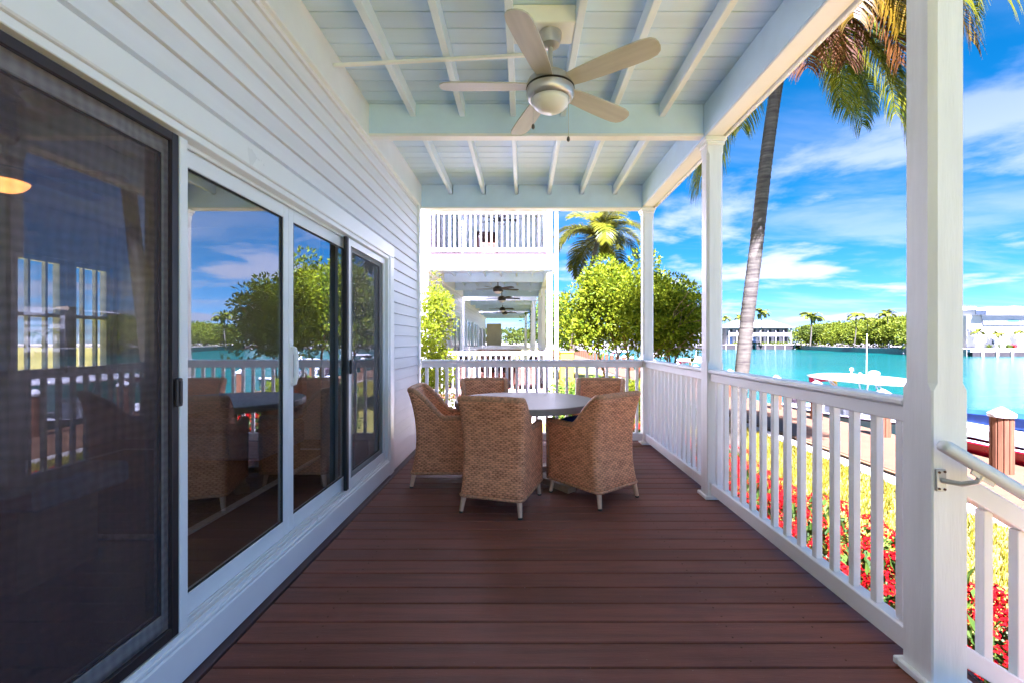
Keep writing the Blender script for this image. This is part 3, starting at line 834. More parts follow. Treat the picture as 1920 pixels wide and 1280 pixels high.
# ------------------------------------------------------------------ posts
PX0, PX1 = 1.50, 1.632
def post(y0, name, label, near=False):
    p = empty(name, ((PX0 + PX1) / 2, y0 + .066, 0), label, 'post', 'white square porch posts')
    y1 = y0 + 0.132
    # shaft with chamfered corners above the rail and square below
    c = 0.020; zz = [0.002, 1.10, 1.128, 2.80, 2.83, 2.872]
    cc = [0.005, 0.005, c, c, 0.005, 0.005]
    m = MB(); b = 0; rings = []
    for z_, ch in zip(zz, cc):
        ring = [(PX0 + ch, y0), (PX1 - ch, y0), (PX1, y0 + ch), (PX1, y1 - ch), (PX1 - ch, y1), (PX0 + ch, y1), (PX0, y1 - ch), (PX0, y0 + ch)]
        rings.append([(a, b_, z_) for a, b_ in ring])
    for r_ in rings: m.v += r_
    for i in range(len(rings) - 1):
        for j in range(8):
            j2 = (j + 1) % 8
            m.f.append((i * 8 + j, i * 8 + j2, (i + 1) * 8 + j2, (i + 1) * 8 + j))
    m.f.append(tuple(reversed(range(8)))); m.f.append(tuple(40 + j for j in range(8)))
    m.build('shaft', WHITE_V, p)
    cp = MB()
    cp.box(PX0 - .010, PX1 + .010, y0 - .010, y1 + .010, 2.874, 2.905, 0.006)
    cp.box(PX0 - .022, PX1 + .022, y0 - .022, y1 + .022, 2.905, 2.944, 0.006)
    cp.build('capital', WHITE, p)
    bs = MB()
    for (a0, a1, b0, b1) in ((PX0 - .022, PX1 + .022, y0 - .022, y0 - .001), (PX0 - .022, PX1 + .022, y1 + .001, y1 + .022),
                             (PX0 - .022, PX0 - .001, y0, y1), (PX1 + .001, PX1 + .022, y0, y1)):
        bs.box(a0, a1, b0, b1, 0.002, 0.032, 0.005)
    bs.build('base_trim', WHITE, p)
    return p
post(5.640, 'porch_post', 'white porch post at the far corner beside the leafy tree')
post(3.685, 'porch_post', 'middle white porch post in front of the palm trunk')
np_ = post(1.660, 'porch_post', 'thick white porch post beside the stair handrail')

# ------------------------------------------------------------------ railings
RT = 1.055
def railing(p0, p1, n, label, axis):
    """straight level railing between two points, along y (axis 1) or x (axis 0)"""
    root = empty('porch_railing', ((p0[0] + p1[0]) / 2, (p0[1] + p1[1]) / 2, 0), label, 'railing', 'white baluster railings of the porch')
    x, y0, y1 = p0[0], p0[1], p1[1]
    def bx(a, b, w0, w1, z0, z1, ch):
        if axis == 1: return MB().box(x + w0, x + w1, a, b, z0, z1, ch)
        return MB().box(a, b, y0 + w0, y0 + w1, z0, z1, ch)
    a, b = (y0, y1) if axis == 1 else (p0[0], p1[0])
    cap = MB()
    q = bx(a, b, -0.055, 0.055, RT - 0.030, RT, 0.009)
    q.build('cap_rail', WHITE, root)
    bx(a, b, -0.036, 0.036, RT - 0.096, RT - 0.0305, 0.005).build('top_rail', WHITE, root)
    bx(a, b, -0.034, 0.034, 0.045, 0.138, 0.005).build('bottom_rail', WHITE, root)
    bmh = MB().box(-0.0175, 0.0175, -0.0175, 0.0175, 0.1385, RT - 0.0965, 0.003).mesh('baluster', WHITE)
    for i in range(n):
        t = a + (b - a) * (i + 0.5) / n
        piece('baluster', bmh, root, (x, t, 0) if axis == 1 else (t, y0, 0), (0, 0, random.uniform(-.02, .02)))
    return root
RX = 1.560
railing((RX, 1.794, 0), (RX, 3.683, 0), 14, 'white railing bay between the stair post and middle post', 1)
railing((RX, 3.819, 0), (RX, 5.638, 0), 14, 'white railing bay between the middle and far corner posts', 1)
railing((-1.268, 5.70, 0), (1.498, 5.70, 0), 22, 'white railing across the far end behind the table', 0)

# stair railing, handrail and steps beyond the near post
st = empty('stairs', (2.3, 1.1, GZ), 'wooden porch steps leading down to the lawn', 'stairs')
for i in range(4):
    zz = -0.13 * (i + 1); xx = 1.75 + 0.27 * i
    MB().box(xx, xx + .29, 0.45, 1.62, zz - .04, zz, .004).build('tread', DECK, st)
    if zz - 0.04 > GZ + .02: MB().box(xx + .25, xx + .27, 0.46, 1.61, max(GZ, zz - .13), zz - .042, .002).build('riser', WHITE, st)
sr = empty('stair_railing', (1.64, 1.725, 0), 'white sloping stair railing running down from the post', 'railing')
SL = -0.60
def slope_bar(name, xa, xb, zc_at, w, h, par, y=1.725, m=WHITE, ch=0.004):
    return MB().bar((xa, y, zc_at), (xb, y, zc_at + SL * (xb - xa)), w, h, ch, (0, 1, 0)).build(name, m, par)
slope_bar('top_rail', 1.634, 3.0, 0.755, 0.07, 0.075, sr)
slope_bar('bottom_rail', 1.634, 3.0, 0.115, 0.07, 0.055, sr)
for i in range(10):
    xx = 1.755 + 0.128 * i
    zl = 0.115 + SL * (xx - 1.634) + .026; zh = 0.755 + SL * (xx - 1.634) - .04
    MB().box(xx - .0185, xx + .0185, 1.7065, 1.7435, zl, zh, .003).build('baluster', WHITE, sr)
slope_bar('stringer', 1.74, 3.0, -0.10, 0.035, 0.26, st, 1.70, WHITE)
slope_bar('stringer', 1.74, 3.0, -0.10, 0.035, 0.26, st, 0.44, WHITE)
MB().box(2.98, 3.10, 1.665, 1.785, GZ, 0.30, .005).build('newel', WHITE, sr)
hr = empty('handrail', (1.46, 1.575, 0.94), 'rounded off white handrail fixed to the post by a metal bracket', 'handrail')
pA = Vector((1.455, 1.575, 0.925)); pB = Vector((2.95, 1.575, 0.925 - 0.6 * 1.495))
MB().bar(pA, pB, 0.040, 0.052, 0.014, (0, 1, 0)).build('rail', WHITE, hr, smooth=R(50))
bk = MB()
bk.box(1.508, 1.545, 1.651, 1.659, 0.735, 0.815, 0.003)
bk.tube([(1.527, 1.652, 0.775), (1.56, 1.61, 0.775), (1.585, 1.582, 0.79), (1.595, 1.576, 0.815)], 0.009, 8)
bk.bar((1.56, 1.575, 0.833), (1.64, 1.575, 0.833 - .048), 0.022, 0.006, 0.001, (0, 1, 0))
brk = bk.build('bracket', STEEL, hr, smooth=R(40))
sc_ = MB()
for (xx, zz) in ((1.517, .805), (1.537, .807), (1.517, .745), (1.537, .743)):
    sc_.lathe([(.0045, 0), (.0045, .003)], 8, (0, 0, 0))
    for i in range(len(sc_.v) - 16, len(sc_.v)):
        a_, b_, c_ = sc_.v[i]; sc_.v[i] = (xx + a_, 1.651 - c_, zz + b_)
sc_.build('screw', RUST, brk)

# ------------------------------------------------------------------ wicker armchairs
def interp(tab, z):
    if len(tab) == 3:                       # smooth parabola through three profile points
        (a, fa), (b, fb), (c, fc) = tab
        return fa * (z - b) * (z - c) / ((a - b) * (a - c)) + fb * (z - a) * (z - c) / ((b - a) * (b - c)) + fc * (z - a) * (z - b) / ((c - a) * (c - b))
    for (z0, a), (z1, b) in zip(tab, tab[1:]):
        if z <= z1:
            t = min(1, max(0, (z - z0) / (z1 - z0))); t = t * t * (3 - 2 * t)
            return a + (b - a) * t
    return tab[-1][1]
HW = [(0.12, 0.252), (0.46, 0.246), (0.87, 0.268)]
YR = [(0.12, -0.300), (0.46, -0.256), (0.87, -0.335)]
YF = 0.275
NS, NA, NB = 14, 5, 12
def plan(z, inset):
    hw = interp(HW, z) - inset; yr = interp(YR, z) + inset; rc = max(0.050 - inset, 0.018)
    pts = []
    for i in range(NS): pts.append((-hw, YF + (yr + rc - YF) * i / NS))
    for i in range(NA + 1):
        a = math.pi + (math.pi / 2) * i / NA; pts.append((-hw + rc + rc * math.cos(a), yr + rc + rc * math.sin(a)))
    for i in range(1, NB): pts.append((-hw + rc + (2 * hw - 2 * rc) * i / NB, yr))
    for i in range(NA + 1):
        a = 1.5 * math.pi + (math.pi / 2) * i / NA; pts.append((hw - rc + rc * math.cos(a), yr + rc + rc * math.sin(a)))
    for i in range(NS - 1, -1, -1): pts.append((hw, YF + (yr + rc - YF) * i / NS))
    return pts
NP = len(plan(0.5, 0))
def topz(i):
    k = min(i, NP - 1 - i)
    arm = 0.615
    if k <= NS:
        t = k / NS                      # 0 front .. 1 at the rear corner
        s = min(1, max(0, (t - 0.60) / 0.40)); s = s * s * (3 - 2 * s) * 0.35 + s * 0.65
        return arm - 0.012 * math.sin(t * math.pi) + (0.850 - arm) * s
    return 0.850 + 0.006 * min(1, (k - NS) / (NA + 3))
def make_chair(label, wm=WICKER, rim=WICKER_RIM):
    root = empty('wicker_armchair', (0, 0, 0), label, 'armchair', 'wicker armchairs')
    nj = 12; m = MB()
    ref = plan(0.5, 0); us = [0]
    for a, b in zip(ref, ref[1:]): us.append(us[-1] + math.hypot(a[0] - b[0], a[1] - b[1]))
    grids = []
    for inset in (0.0, 0.045):
        g = []
        for i in range(NP):
            colm = []
            for j in range(nj + 1):
                z_ = 0.12 + (topz(i) - 0.12) * j / nj
                p = plan(z_, inset)[i]
                colm.append(len(m.v)); m.v.append((p[0], p[1], z_))
            g.append(colm)
        grids.append(g)
    def quad(a, b, c, d, ua, ub, flip):
        f = (a, b, c, d); w = [(ua, m.v[a][2]), (ub, m.v[b][2]), (ub, m.v[c][2]), (ua, m.v[d][2])]
        if flip: f = tuple(reversed(f)); w = list(reversed(w))
        m.uv[len(m.f)] = w; m.f.append(f)
    for gi, g in enumerate(grids):
        for i in range(NP - 1):
            for j in range(nj):
                quad(g[i][j], g[i + 1][j], g[i + 1][j + 1], g[i][j + 1], us[i], us[i + 1], gi == 1)
    o_, n_ = grids
    for i in (0, NP - 1):
        for j in range(nj):
            quad(o_[i][j], n_[i][j], n_[i][j + 1], o_[i][j + 1], 0, 0.045, i == 0)
    for i in range(NP - 1):
        quad(o_[i][nj], o_[i + 1][nj], n_[i + 1][nj], n_[i][nj], us[i], us[i + 1], False)
        quad(o_[i][0], o_[i + 1][0], n_[i + 1][0], n_[i][0], us[i], us[i + 1], True)
    m.build('shell', wm, root, smooth=True, local=True)
    # braided rims
    rp = []; bp = []
    for i in range(NP):
        a = Vector(m.v[o_[i][nj]]); b = Vector(m.v[n_[i][nj]]); rp.append((a + b) / 2 + Vector((0, 0, .002)))
        a = Vector(m.v[o_[i][0]]); b = Vector(m.v[n_[i][0]]); bp.append((a * 0.9 + b * 0.1) + Vector((0, 0, .010)))
    rp = [rp[0] + Vector((0, 0.0, -0.5 + 0.006))] + [rp[0] + Vector((0, 0.004, -0.05))] + rp + [rp[-1] + Vector((0, 0.004, -0.05))] + [rp[-1] + Vector((0, 0, -0.5 + .006))]
    MB().tube(rp, 0.026, 8).build('rim', rim, root, smooth=True, local=True)
    MB().tube(bp, 0.013, 6).build('base_band', rim, root, smooth=True, local=True)
    # seat deck and front apron
    s = MB(); s.obox((0, -0.005, 0.440), (0.40, 0.50, 0.05), None, 0.01)
    for fi, f in enumerate(s.f): s.uv[fi] = [(s.v[i][0] + s.v[i][2], s.v[i][1]) for i in f]
    s.build('seat', wm, root, local=True)
    s = MB(); s.obox((0, 0.250, 0.290), (0.40, 0.045, 0.325), None, 0.01)
    for fi, f in enumerate(s.f): s.uv[fi] = [(s.v[i][0] + s.v[i][1], s.v[i][2]) for i in f]
    s.build('apron', wm, root, local=True)
    for sx in (-1, 1):
        for (ya, yb) in ((0.235, 0.255), (-0.262, -0.290)):
            p = (sx * 0.215, ya, 0.15); q = (sx * 0.232, yb, 0.012)
            lg = MB().tube([p, q], [0.022, 0.0155], 12).build('leg', LEGWOOD, root, smooth=R(40), local=True)
            MB().tube([(q[0], q[1], 0.0121), (q[0], q[1], 0.0)], [0.0165, 0.0165], 12).build('foot_cap', RUBBER, lg, smooth=R(40), local=True)
    return root
CH = make_chair('tan wicker armchair with its back turned, pulled up to the near side of table')
def place(o, x, y, fx, fy, z=0):
    o.location = (x, y, z); o.rotation_euler = (0, 0, math.atan2(fy, fx) - math.pi / 2)
    WL[o.name] = Vector((x, y, z))
fd = Vector((0.29, 0.957)); rear = Vector((-0.238, 3.34)) + fd * 0.285
place(CH, rear.x, rear.y, fd.x, fd.y)
def chair(label, x, y, fx, fy, z=0, group='wicker armchairs'):
    c = copy_tree(CH); c['label'] = label; c['group'] = group; place(c, x, y, fx, fy, z); return c
fd2 = Vector((-0.64, 0.77)).normalized(); mid = Vector((0.7625, 3.595)) + fd2 * 0.285
c2_ = chair('tan wicker armchair holding a royal blue cushion, beside the railing', mid.x, mid.y, fd2.x, fd2.y)
chair('tan wicker armchair against the grey siding wall', -0.690, 4.215, 1.0, 0.02)
chair('tan wicker armchair by the far railing on the house side', -0.385, 4.77, 0.16, -0.98)
chair('tan wicker armchair by the far railing on the water side', 0.80, 4.74, -0.22, -0.975)
# cushion on the chair beside the railing
cu = empty('seat_cushion', (mid.x, mid.y, 0.505), 'royal blue seat cushion in the wicker chair beside the railing', 'cushion')
cu.rotation_euler = c2_.rotation_euler
m = MB(); nx = 10
def sup(u_, v_, zt):
    return (1 - abs(u_) ** 4) * (1 - abs(v_) ** 4)
for side in (1, -1):
    b = len(m.v)
    for i in range(nx + 1):
        for j in range(nx + 1):
            uu_, vv_ = -1 + 2 * i / nx, -1 + 2 * j / nx
            m.v.append((uu_ * 0.195 * (1 - .02 * vv_ * vv_), 0.02 + vv_ * 0.235 * (1 - .02 * uu_ * uu_), 0.075 + side * (0.012 + 0.055 * math.sqrt(max(0, sup(uu_, vv_, 1))))))
    for i in range(nx):
        for j in range(nx):
            q = (b + i * (nx + 1) + j, b + (i + 1) * (nx + 1) + j, b + (i + 1) * (nx + 1) + j + 1, b + i * (nx + 1) + j + 1)
            m.f.append(q if side == 1 else tuple(reversed(q)))
nn = (nx + 1) ** 2
for i in range(nx):
    e1 = [(i * (nx + 1), (i + 1) * (nx + 1)), ((i + 1) * (nx + 1) + nx, i * (nx + 1) + nx), (i + 1, i), (nx * (nx + 1) + i, nx * (nx + 1) + i + 1)]
    for a, b in e1: m.f.append((b, a, nn + a, nn + b))
m.build('cover', NAVY, cu, smooth=True, local=True)
pp = MB()
ring = []
for i in range(41):
    a = 2 * math.pi * i / 40; c, s_ = math.cos(a), math.sin(a)
    k_ = 1 / max(abs(c), abs(s_)); k_ = min(k_, 1.30)
    ring.append((0.193 * c * k_, 0.02 + 0.232 * s_ * k_, 0.088))
pp.tube(ring, 0.006, 6).build('piping', LEGWOOD, cu, smooth=True, local=True)

# ------------------------------------------------------------------ round table
TX, TY = 0.02, 4.21
tb = empty('round_table', (TX, TY, 0), 'round grey topped dining table with wicker chairs around it', 'table')
MB().lathe([(0.60, 0.690), (0.640, 0.690), (0.646, 0.696), (0.646, 0.738), (0.640, 0.745), (0.30, 0.7465)], 72, (TX, TY, 0)).build('table_top', TABLE, tb, smooth=R(30))
MB().lathe([(0.10, 0.10), (0.07, 0.16), (0.06, 0.4), (0.07, 0.62), (0.22, 0.688)], 24, (TX, TY, 0)).build('pedestal', TABLE_DK, tb, smooth=R(40))
for a in (-43, 47, 137, 227):
    d = Vector((math.cos(R(a)), math.sin(R(a)), 0)); c = Vector((TX, TY, 0))
    MB().bar(c + d * 0.06 + Vector((0, 0, .075)), c + d * 0.55 + Vector((0, 0, .032)), 0.11, 0.055, 0.006).build('foot', TEAK, tb)

# ================================================================== NEIGHBOURING PORCHES
def rail_part(root, name, p0, p1, axis, n, zf, mesh_cache={}):
    """railing as a part with balusters as sub-parts"""
    a, b = (p0[1], p1[1]) if axis == 1 else (p0[0], p1[0])
    def bx(m, w0, w1, z0, z1):
        if axis == 1: m.box(p0[0] + w0, p0[0] + w1, a, b, zf + z0, zf + z1, .004)
        else: m.box(a, b, p0[1] + w0, p0[1] + w1, zf + z0, zf + z1, .004)
    m = MB(); bx(m, -.055, .055, 1.02, 1.05); bx(m, -.035, .035, 0.95, 1.0195); bx(m, -.035, .035, 0.04, 0.13)
    rl = m.build(name, WHITE, root)
    key = 'b'
    if key not in mesh_cache:
        mesh_cache[key] = MB().box(-.0175, .0175, -.0175, .0175, .1305, .9495, .003).mesh('baluster', WHITE)
    for i in range(n):
        t = a + (b - a) * (i + .5) / n
        piece('baluster', mesh_cache[key], rl, (p0[0], t, zf) if axis == 1 else (t, p0[1], zf))
    return rl
def neighbour(name, Y0, Xw, L, label, detail=True, zf=0.0, width=2.88):
    root = empty(name, (Xw, Y0 + L / 2, GZ), label, 'house')
    Y1 = Y0 + L; Xr = Xw + width      # Xr = inner face of the posts
    def B(nm, x0, x1, y0, y1, z0, z1, mt, ch=.004): return MB().box(x0, x1, y0, y1, z0 + zf, z1 + zf, ch).build(nm, mt, root)
    B('wall', Xw - 5.0, Xw - .002, Y0 + .10, Y1, GZ - zf, 6.3, SIDING, 0)
    zz = -0.3
    me = MB().prism([(-0.001, 0), (0.026, 0), (0.006, .125), (-0.001, .125)], 1, Y0 + .10, Y1).mesh('siding_board', SIDING, (0, 0, 0))
    if detail:
        for i in range(48):
            piece('siding_board', me, root, (Xw, 0, zf + zz + i * .125))
    B('corner_board', Xw - .09, Xw + .05, Y0 + .0, Y0 + .098, -.3, 6.3, WHITE)
    B('porch_floor', Xw + .03, Xr + .20, Y0 - .02, Y1, -.06, 0.0, DECK)
    B('porch_skirt', Xw + .03, Xr + .16, Y0, Y1, GZ - zf, -.062, WHITE)
    # ceiling over the lower porch
    B('porch_ceiling', Xw + .03, Xr + .13, Y0 + .06, Y1, 3.22, 3.30, BLUE)
    B('fascia', Xw - .25, Xr + .19, Y0 - .04, Y0 - .003, 2.97, 3.325, WHITE)
    B('outer_beam', Xr, Xr + .13, Y0 + .06, Y1, 2.95, 3.219, BLUE_J)
    B('outer_fascia', Xr + .135, Xr + .19, Y0 + .056, Y1, 2.95, 3.325, WHITE)
    B('ledger', Xw + .03, Xw + .06, Y0 + .06, Y1, 2.95, 3.219, WHITE)
    nbay = 3
    for i in range(nbay + 1):
        yb = Y0 + .06 + (L - .13) * i / nbay
        B('cross_beam', Xw + .061, Xr - .001, yb, yb + .06, 2.97, 3.218, BLUE_J)
        if i < nbay:
            for kx in range(6):
                xj = Xw + .061 + (width - .06) * (kx + .7) / 6.4
                B('joist', xj - .022, xj + .022, yb + .061, yb + (L - .13) / nbay - .001, 3.12, 3.217, BLUE_J)
    # posts of both floors
    for yp in (Y0 + .005, Y0 + L / 2, Y1 - .14):
        B('post', Xr, Xr + .13, yp, yp + .13, 0.0, 2.949, WHITE); B('post', Xr, Xr + .13, yp, yp + .13, 3.37, 5.95, WHITE)
    B('post', Xw + .03, Xw + .10, Y0 + .005, Y0 + .09, 3.37, 5.95, WHITE)
    rail_part(root, 'front_railing', (Xw + .05, Y0 + .07), (Xr, Y0 + .07), 0, 22, zf)
    rail_part(root, 'side_railing', (Xr + .06, Y0 + .14), (Xr + .06, Y0 + L / 2), 1, 22, zf)
    rail_part(root, 'side_railing', (Xr + .06, Y0 + L / 2 + .13), (Xr + .06, Y1 - .14), 1, 22, zf)
    # upper floor
    B('upper_deck', Xw + .03, Xr + .22, Y0 - .03, Y1, 3.327, 3.368, DARK_TRIM)
    rail_part(root, 'upper_front_railing', (Xw + .10, Y0 + .07), (Xr, Y0 + .07), 0, 22, zf + 3.37)
    rail_part(root, 'upper_side_railing', (Xr + .06, Y0 + .14), (Xr + .06, Y0 + L / 2), 1, 22, zf + 3.37)
    rail_part(root, 'upper_side_railing', (Xr + .06, Y0 + L / 2 + .13), (Xr + .06, Y1 - .14), 1, 22, zf + 3.37)
    B('upper_ceiling', Xw + .03, Xr + .3, Y0 - .1, Y1, 5.96, 6.06, SIDING)
    B('upper_partition', Xw + .03, Xr, Y1 - .05, Y1, 4.55, 5.955, SIDING)
    B('upper_beam', Xw + .03, Xr + .13, Y0 + .005, Y0 + .12, 5.72, 5.955, WHITE)
    # doors on both floors
    for zfl in (0.0, 3.37):
        for (da, db) in ((Y0 + .9, Y0 + 2.5), (Y0 + 3.5, Y0 + 5.3)):
            fm = MB(); za, zb = zf + zfl + .06, zf + zfl + 2.12
            xa, xb = Xw + .027, Xw + .075
            fm.box(xa, xb, da - .1, da, za, zb, .003); fm.box(xa, xb, db, db + .1, za, zb, .003); fm.box(xa, xb, da - .1, db + .1, zb, zb + .11, .003)
            fm.box(xa, xb, (da + db) / 2 - .05, (da + db) / 2 + .05, za, zb, .003); fm.box(xa, xb, da, db, za, za + .08, .003)
            d_ = fm.build('glazed_door', WHITE_TRIM, root)
            MB().box(xa, Xw + .05, da, (da + db) / 2 - .05, za + .08, zb, 0).build('pane', WINDK, d_)
            MB().box(xa, Xw + .05, (da + db) / 2 + .05, db, za + .08, zb, 0).build('pane', WINDK, d_)
    return root, Xr
UXw = -2.30
n2, UXr = neighbour('neighbouring_house', 10.80, UXw, 6.4, 'white two storey neighbouring house with blue porch ceilings, next along the row')
n3, UXr3 = neighbour('neighbouring_house', 18.90, -2.48, 6.6, 'second white neighbouring house, its porch framed inside the first porch', True)
n4, _ = neighbour('neighbouring_house', 27.2, -2.75, 6.6, 'farthest white neighbouring house at the end of the porch row', False)
MB().box(-2.7, -1.6, 33.9, 34.1, 0.0, 2.6, 0).build('screen_wall', BEIGE, n4)
# sloping meter box and vent on first neighbour wall are small parts
MB().box(UXw + .028, UXw + .10, 14.0, 14.16, 2.42, 2.58, .004).build('vent_box', FRAMEG, n2)
# downspout at the corner of the first neighbour
dsp = MB(); dx = UXr + .235; dsp.tube([(dx, 10.95, GZ), (dx, 10.95, 6.0)], 0.042, 12)
for zz in (0.6, 2.4, 4.4): dsp.box(dx - .055, dx + .055, 10.90, 11.0, zz, zz + .05, .004)
dsp.build('downspout', WHITE_TRIM, n2, smooth=R(40))
for (x, y, z, lab, rod, top) in ((-0.72, 13.2, 3.12, 'dark bronze porch fan in the first neighbouring porch, front bay', 0.16, 0),
                            (-0.74, 16.1, 3.12, 'dark bronze porch fan in the first neighbouring porch, rear bay', 0.16, 0),
                            (-0.95, 21.4, 3.12, 'dark bronze porch fan in the second neighbouring porch, front bay', 0.16, 0),
                            (-0.95, 24.2, 3.12, 'dark bronze porch fan in the second neighbouring porch, rear bay', 0.16, 0),
                            (-0.78, 14.6, 5.96, 'dark bronze fan on a long rod above the upper balcony', 0.62, 0)):
    fan('ceiling_fan', (x, y, z), lab, 'dark bronze porch fans', BRONZE, BRONZE, FROST, 0.66, R(random.uniform(0, 30) + 5), rod, chains=False)
# lantern
ln = empty('wall_lantern', (UXw + .03, 13.62, 1.72), 'black metal wall lantern with glass sides on neighbouring porch wall', 'lantern')
MB().box(UXw + .027, UXw + .04, 13.56, 13.68, 1.70, 1.96, .004).build('backplate', BLACKP, ln)
MB().tube([(UXw + .035, 13.62, 1.90), (UXw + .09, 13.62, 1.99), (UXw + .15, 13.62, 1.97)], .012, 8).build('arm', BLACKP, ln)
lm = MB()
for sx in (-1, 1):
    for sy in (-1, 1): lm.bar((UXw + .15 + sx * .055, 13.62 + sy * .055, 1.66), (UXw + .15 + sx * .068, 13.62 + sy * .068, 1.90), .014, .014, .001)
lm.box(UXw + .085, UXw + .215, 13.555, 13.685, 1.64, 1.66, .003); lm.box(UXw + .07, UXw + .23, 13.54, 13.70, 1.90, 1.92, .003)
lm.lathe([(.08, 1.92), (.03, 1.965), (.01, 1.98)], 12, (UXw + .15, 13.62, 0))
lm.build('cage', BLACKP, ln)
MB().box(UXw + .105, UXw + .195, 13.575, 13.665, 1.662, 1.898, 0).build('glass_body', FROST, ln)
# brown chairs and tables on the neighbouring decks
def dark(c):
    for ch in c.children:
        pass
CHD = make_chair('dark brown wicker chair on the upper balcony behind balusters', WICKER_DK, BRONZE)
CHD['group'] = 'dark wicker chairs'; place(CHD, -0.95, 12.0, 0.2, -1, 3.37)
def dchair(label, x, y, fx, fy, z):
    c = copy_tree(CHD); c['label'] = label; c['group'] = 'dark wicker chairs'; place(c, x, y, fx, fy, z)
dchair('dark brown wicker chair on the neighbouring porch beside its doors', -1.35, 12.2, 1, -.3, 0)
dchair('dark brown wicker chair in the middle of the neighbouring porch', -0.65, 12.6, 0, -1, 0)
dchair('dark brown wicker chair near the outer posts of the neighbouring porch', 0.05, 12.3, -1, -.3, 0)
bt = empty('bar_table', (-0.7, 13.9, 0), 'brown wooden bar table standing on the neighbouring porch', 'table')
MB().box(-1.35, -0.05, 13.5, 14.3, 1.00, 1.05, .01).build('table_top', TEAK, bt)
for (xx, yy) in ((-1.25, 13.6), (-.15, 13.6), (-1.25, 14.2), (-.15, 14.2)):
    MB().box(xx - .05, xx + .05, yy - .05, yy + .05, 0, .999, .005).build('leg', TEAK, bt)
for xx in (-1.0, -.7, -.4):
    MB().box(xx - .11, xx + .11, 13.62, 13.645, .12, .98, .004).build('front_slat', TEAK, bt)

# ================================================================== VEGETATION
def rvec():
    while True:
        p = Vector((random.uniform(-1, 1), random.uniform(-1, 1), random.uniform(-1, 1)))
        if 0.01 < p.length <= 1: return p
def add_leaf(m, p, d, n, L, w):
    """a folded leaf: two quads about the midrib"""
    d = d.normalized(); s = n.cross(d)
    if s.length < 1e-3: s = d.orthogonal()
    s.normalize(); n2 = d.cross(s)
    b = len(m.v)
    m.v += [tuple(p), tuple(p + d * L * .45 + s * w * .5 + n2 * w * .12), tuple(p + d * L - n2 * L * .10), tuple(p + d * L * .45 - s * w * .5 + n2 * w * .12)]
    m.f.append((b, b + 1, b + 2)); m.f.append((b, b + 2, b + 3))
def leaf_clump(m, c, r, n, L, w, up=0.4):
    for _ in range(n):
        o = rvec(); o = o.normalized() * (o.length ** 0.4)
        p = c + Vector((o.x * r, o.y * r, o.z * r * 0.8))
        d = (o + Vector((random.uniform(-.5, .5), random.uniform(-.5, .5), random.uniform(-.3, .6)))).normalized()
        nn = (Vector((0, 0, 1)) * up + o * 0.6 + rvec() * 0.7)
        add_leaf(m, p, d, nn, L * random.uniform(.45, 1.35), w * random.uniform(.6, 1.3))
def limb(m, p, d, L, r, depth, ends, spread=0.6):
    k = 5; pts = [p.copy()]; rad = [r]; q = p.copy(); dd = d.normalized()
    for i in range(k):
        dd = (dd + rvec() * 0.13 + Vector((0, 0, .03))).normalized(); q = q + dd * L / k; pts.append(q.copy()); rad.append(r * (1 - .45 * (i + 1) / k))
    m.tube(pts, rad, 7 if depth > 1 else 5)
    if depth == 0: ends.append(q); return
    for _ in range(random.choice((2, 3, 3))):
        limb(m, q, (dd + rvec() * spread).normalized(), L * random.uniform(.55, .8), rad[-1] * .75, depth - 1, ends, spread)
    if depth == 1: ends.append(pts[3])
def tree(name, base, label, cat, centre, rx, ry, rz, n_clump, per, L, w, mat, stems=3, r=0.07, group=None, clump_r=(.25, .5), seed=1, lower=-0.9):
    random.seed(seed)
    root = empty(name, base, label, cat, group)
    base = Vector(base); centre = Vector(centre)
    bm = MB(); ends = []
    for i in range(stems):
        d = (centre - base).normalized() + Vector((random.uniform(-.35, .35), random.uniform(-.35, .35), 0))
        limb(bm, base + Vector((random.uniform(-.06, .06) * stems, random.uniform(-.06, .06) * stems, -.02)), d, (centre - base).length * .62, r, 2, ends, .7)
    bm.build('trunk', BARK, root, smooth=True)
    lf = MB()
    for i in range(n_clump):
        o = rvec().normalized(); rr = random.uniform(.35, 1.0) ** .5
        if o.z < lower: o.z *= -.3
        bump = 1 + .22 * noise.noise(o * 2.1 + Vector((seed, 0, 0)))
        c = centre + Vector((o.x * rx, o.y * ry, o.z * rz)) * rr * bump
        leaf_clump(lf, c, random.uniform(*clump_r), per, L, w)
    for e in ends[:40]:
        leaf_clump(lf, e, clump_r[0], per // 3, L, w)
    lf.build('crown', mat, root)
    return root
# leafy tree past the far corner, and its companions
tree('leafy_tree', (2.75, 12.6, GZ), 'bright green leafy tree with thin branching stems beyond the far corner post', 'tree',
     (2.85, 12.6, 1.95), 1.70, 1.5, 1.55, 210, 115, 0.12, 0.065, LEAF_T, 4, 0.06, clump_r=(.22, .42), seed=11, lower=-.55)
tree('leafy_tree', (4.15, 12.8, GZ), 'smaller bright green tree partly hidden behind the larger leafy tree', 'tree',
     (4.10, 12.8, 1.70), 1.05, 1.1, 1.15, 95, 105, 0.12, 0.065, LEAF_T, 3, 0.05, clump_r=(.22, .40), seed=12, lower=-.6)
tree('slender_tree', (1.35, 24.0, GZ), 'darker slender tree behind the neighbouring porch posts', 'tree',
     (1.9, 25.0, 2.3), 1.5, 2.5, 1.7, 90, 70, 0.16, 0.09, LEAF_H, 3, 0.10, clump_r=(.3, .6), seed=13)
tree('climbing_bush', (-2.02, 8.9, GZ), 'tall yellow green bush growing in the gap between the houses', 'bush',
     (-1.80, 8.9, 0.95), 0.34, 0.5, 1.66, 110, 90, 0.075, 0.035, LEAF_B, 3, 0.03, clump_r=(.14, .28), seed=14, lower=-2)
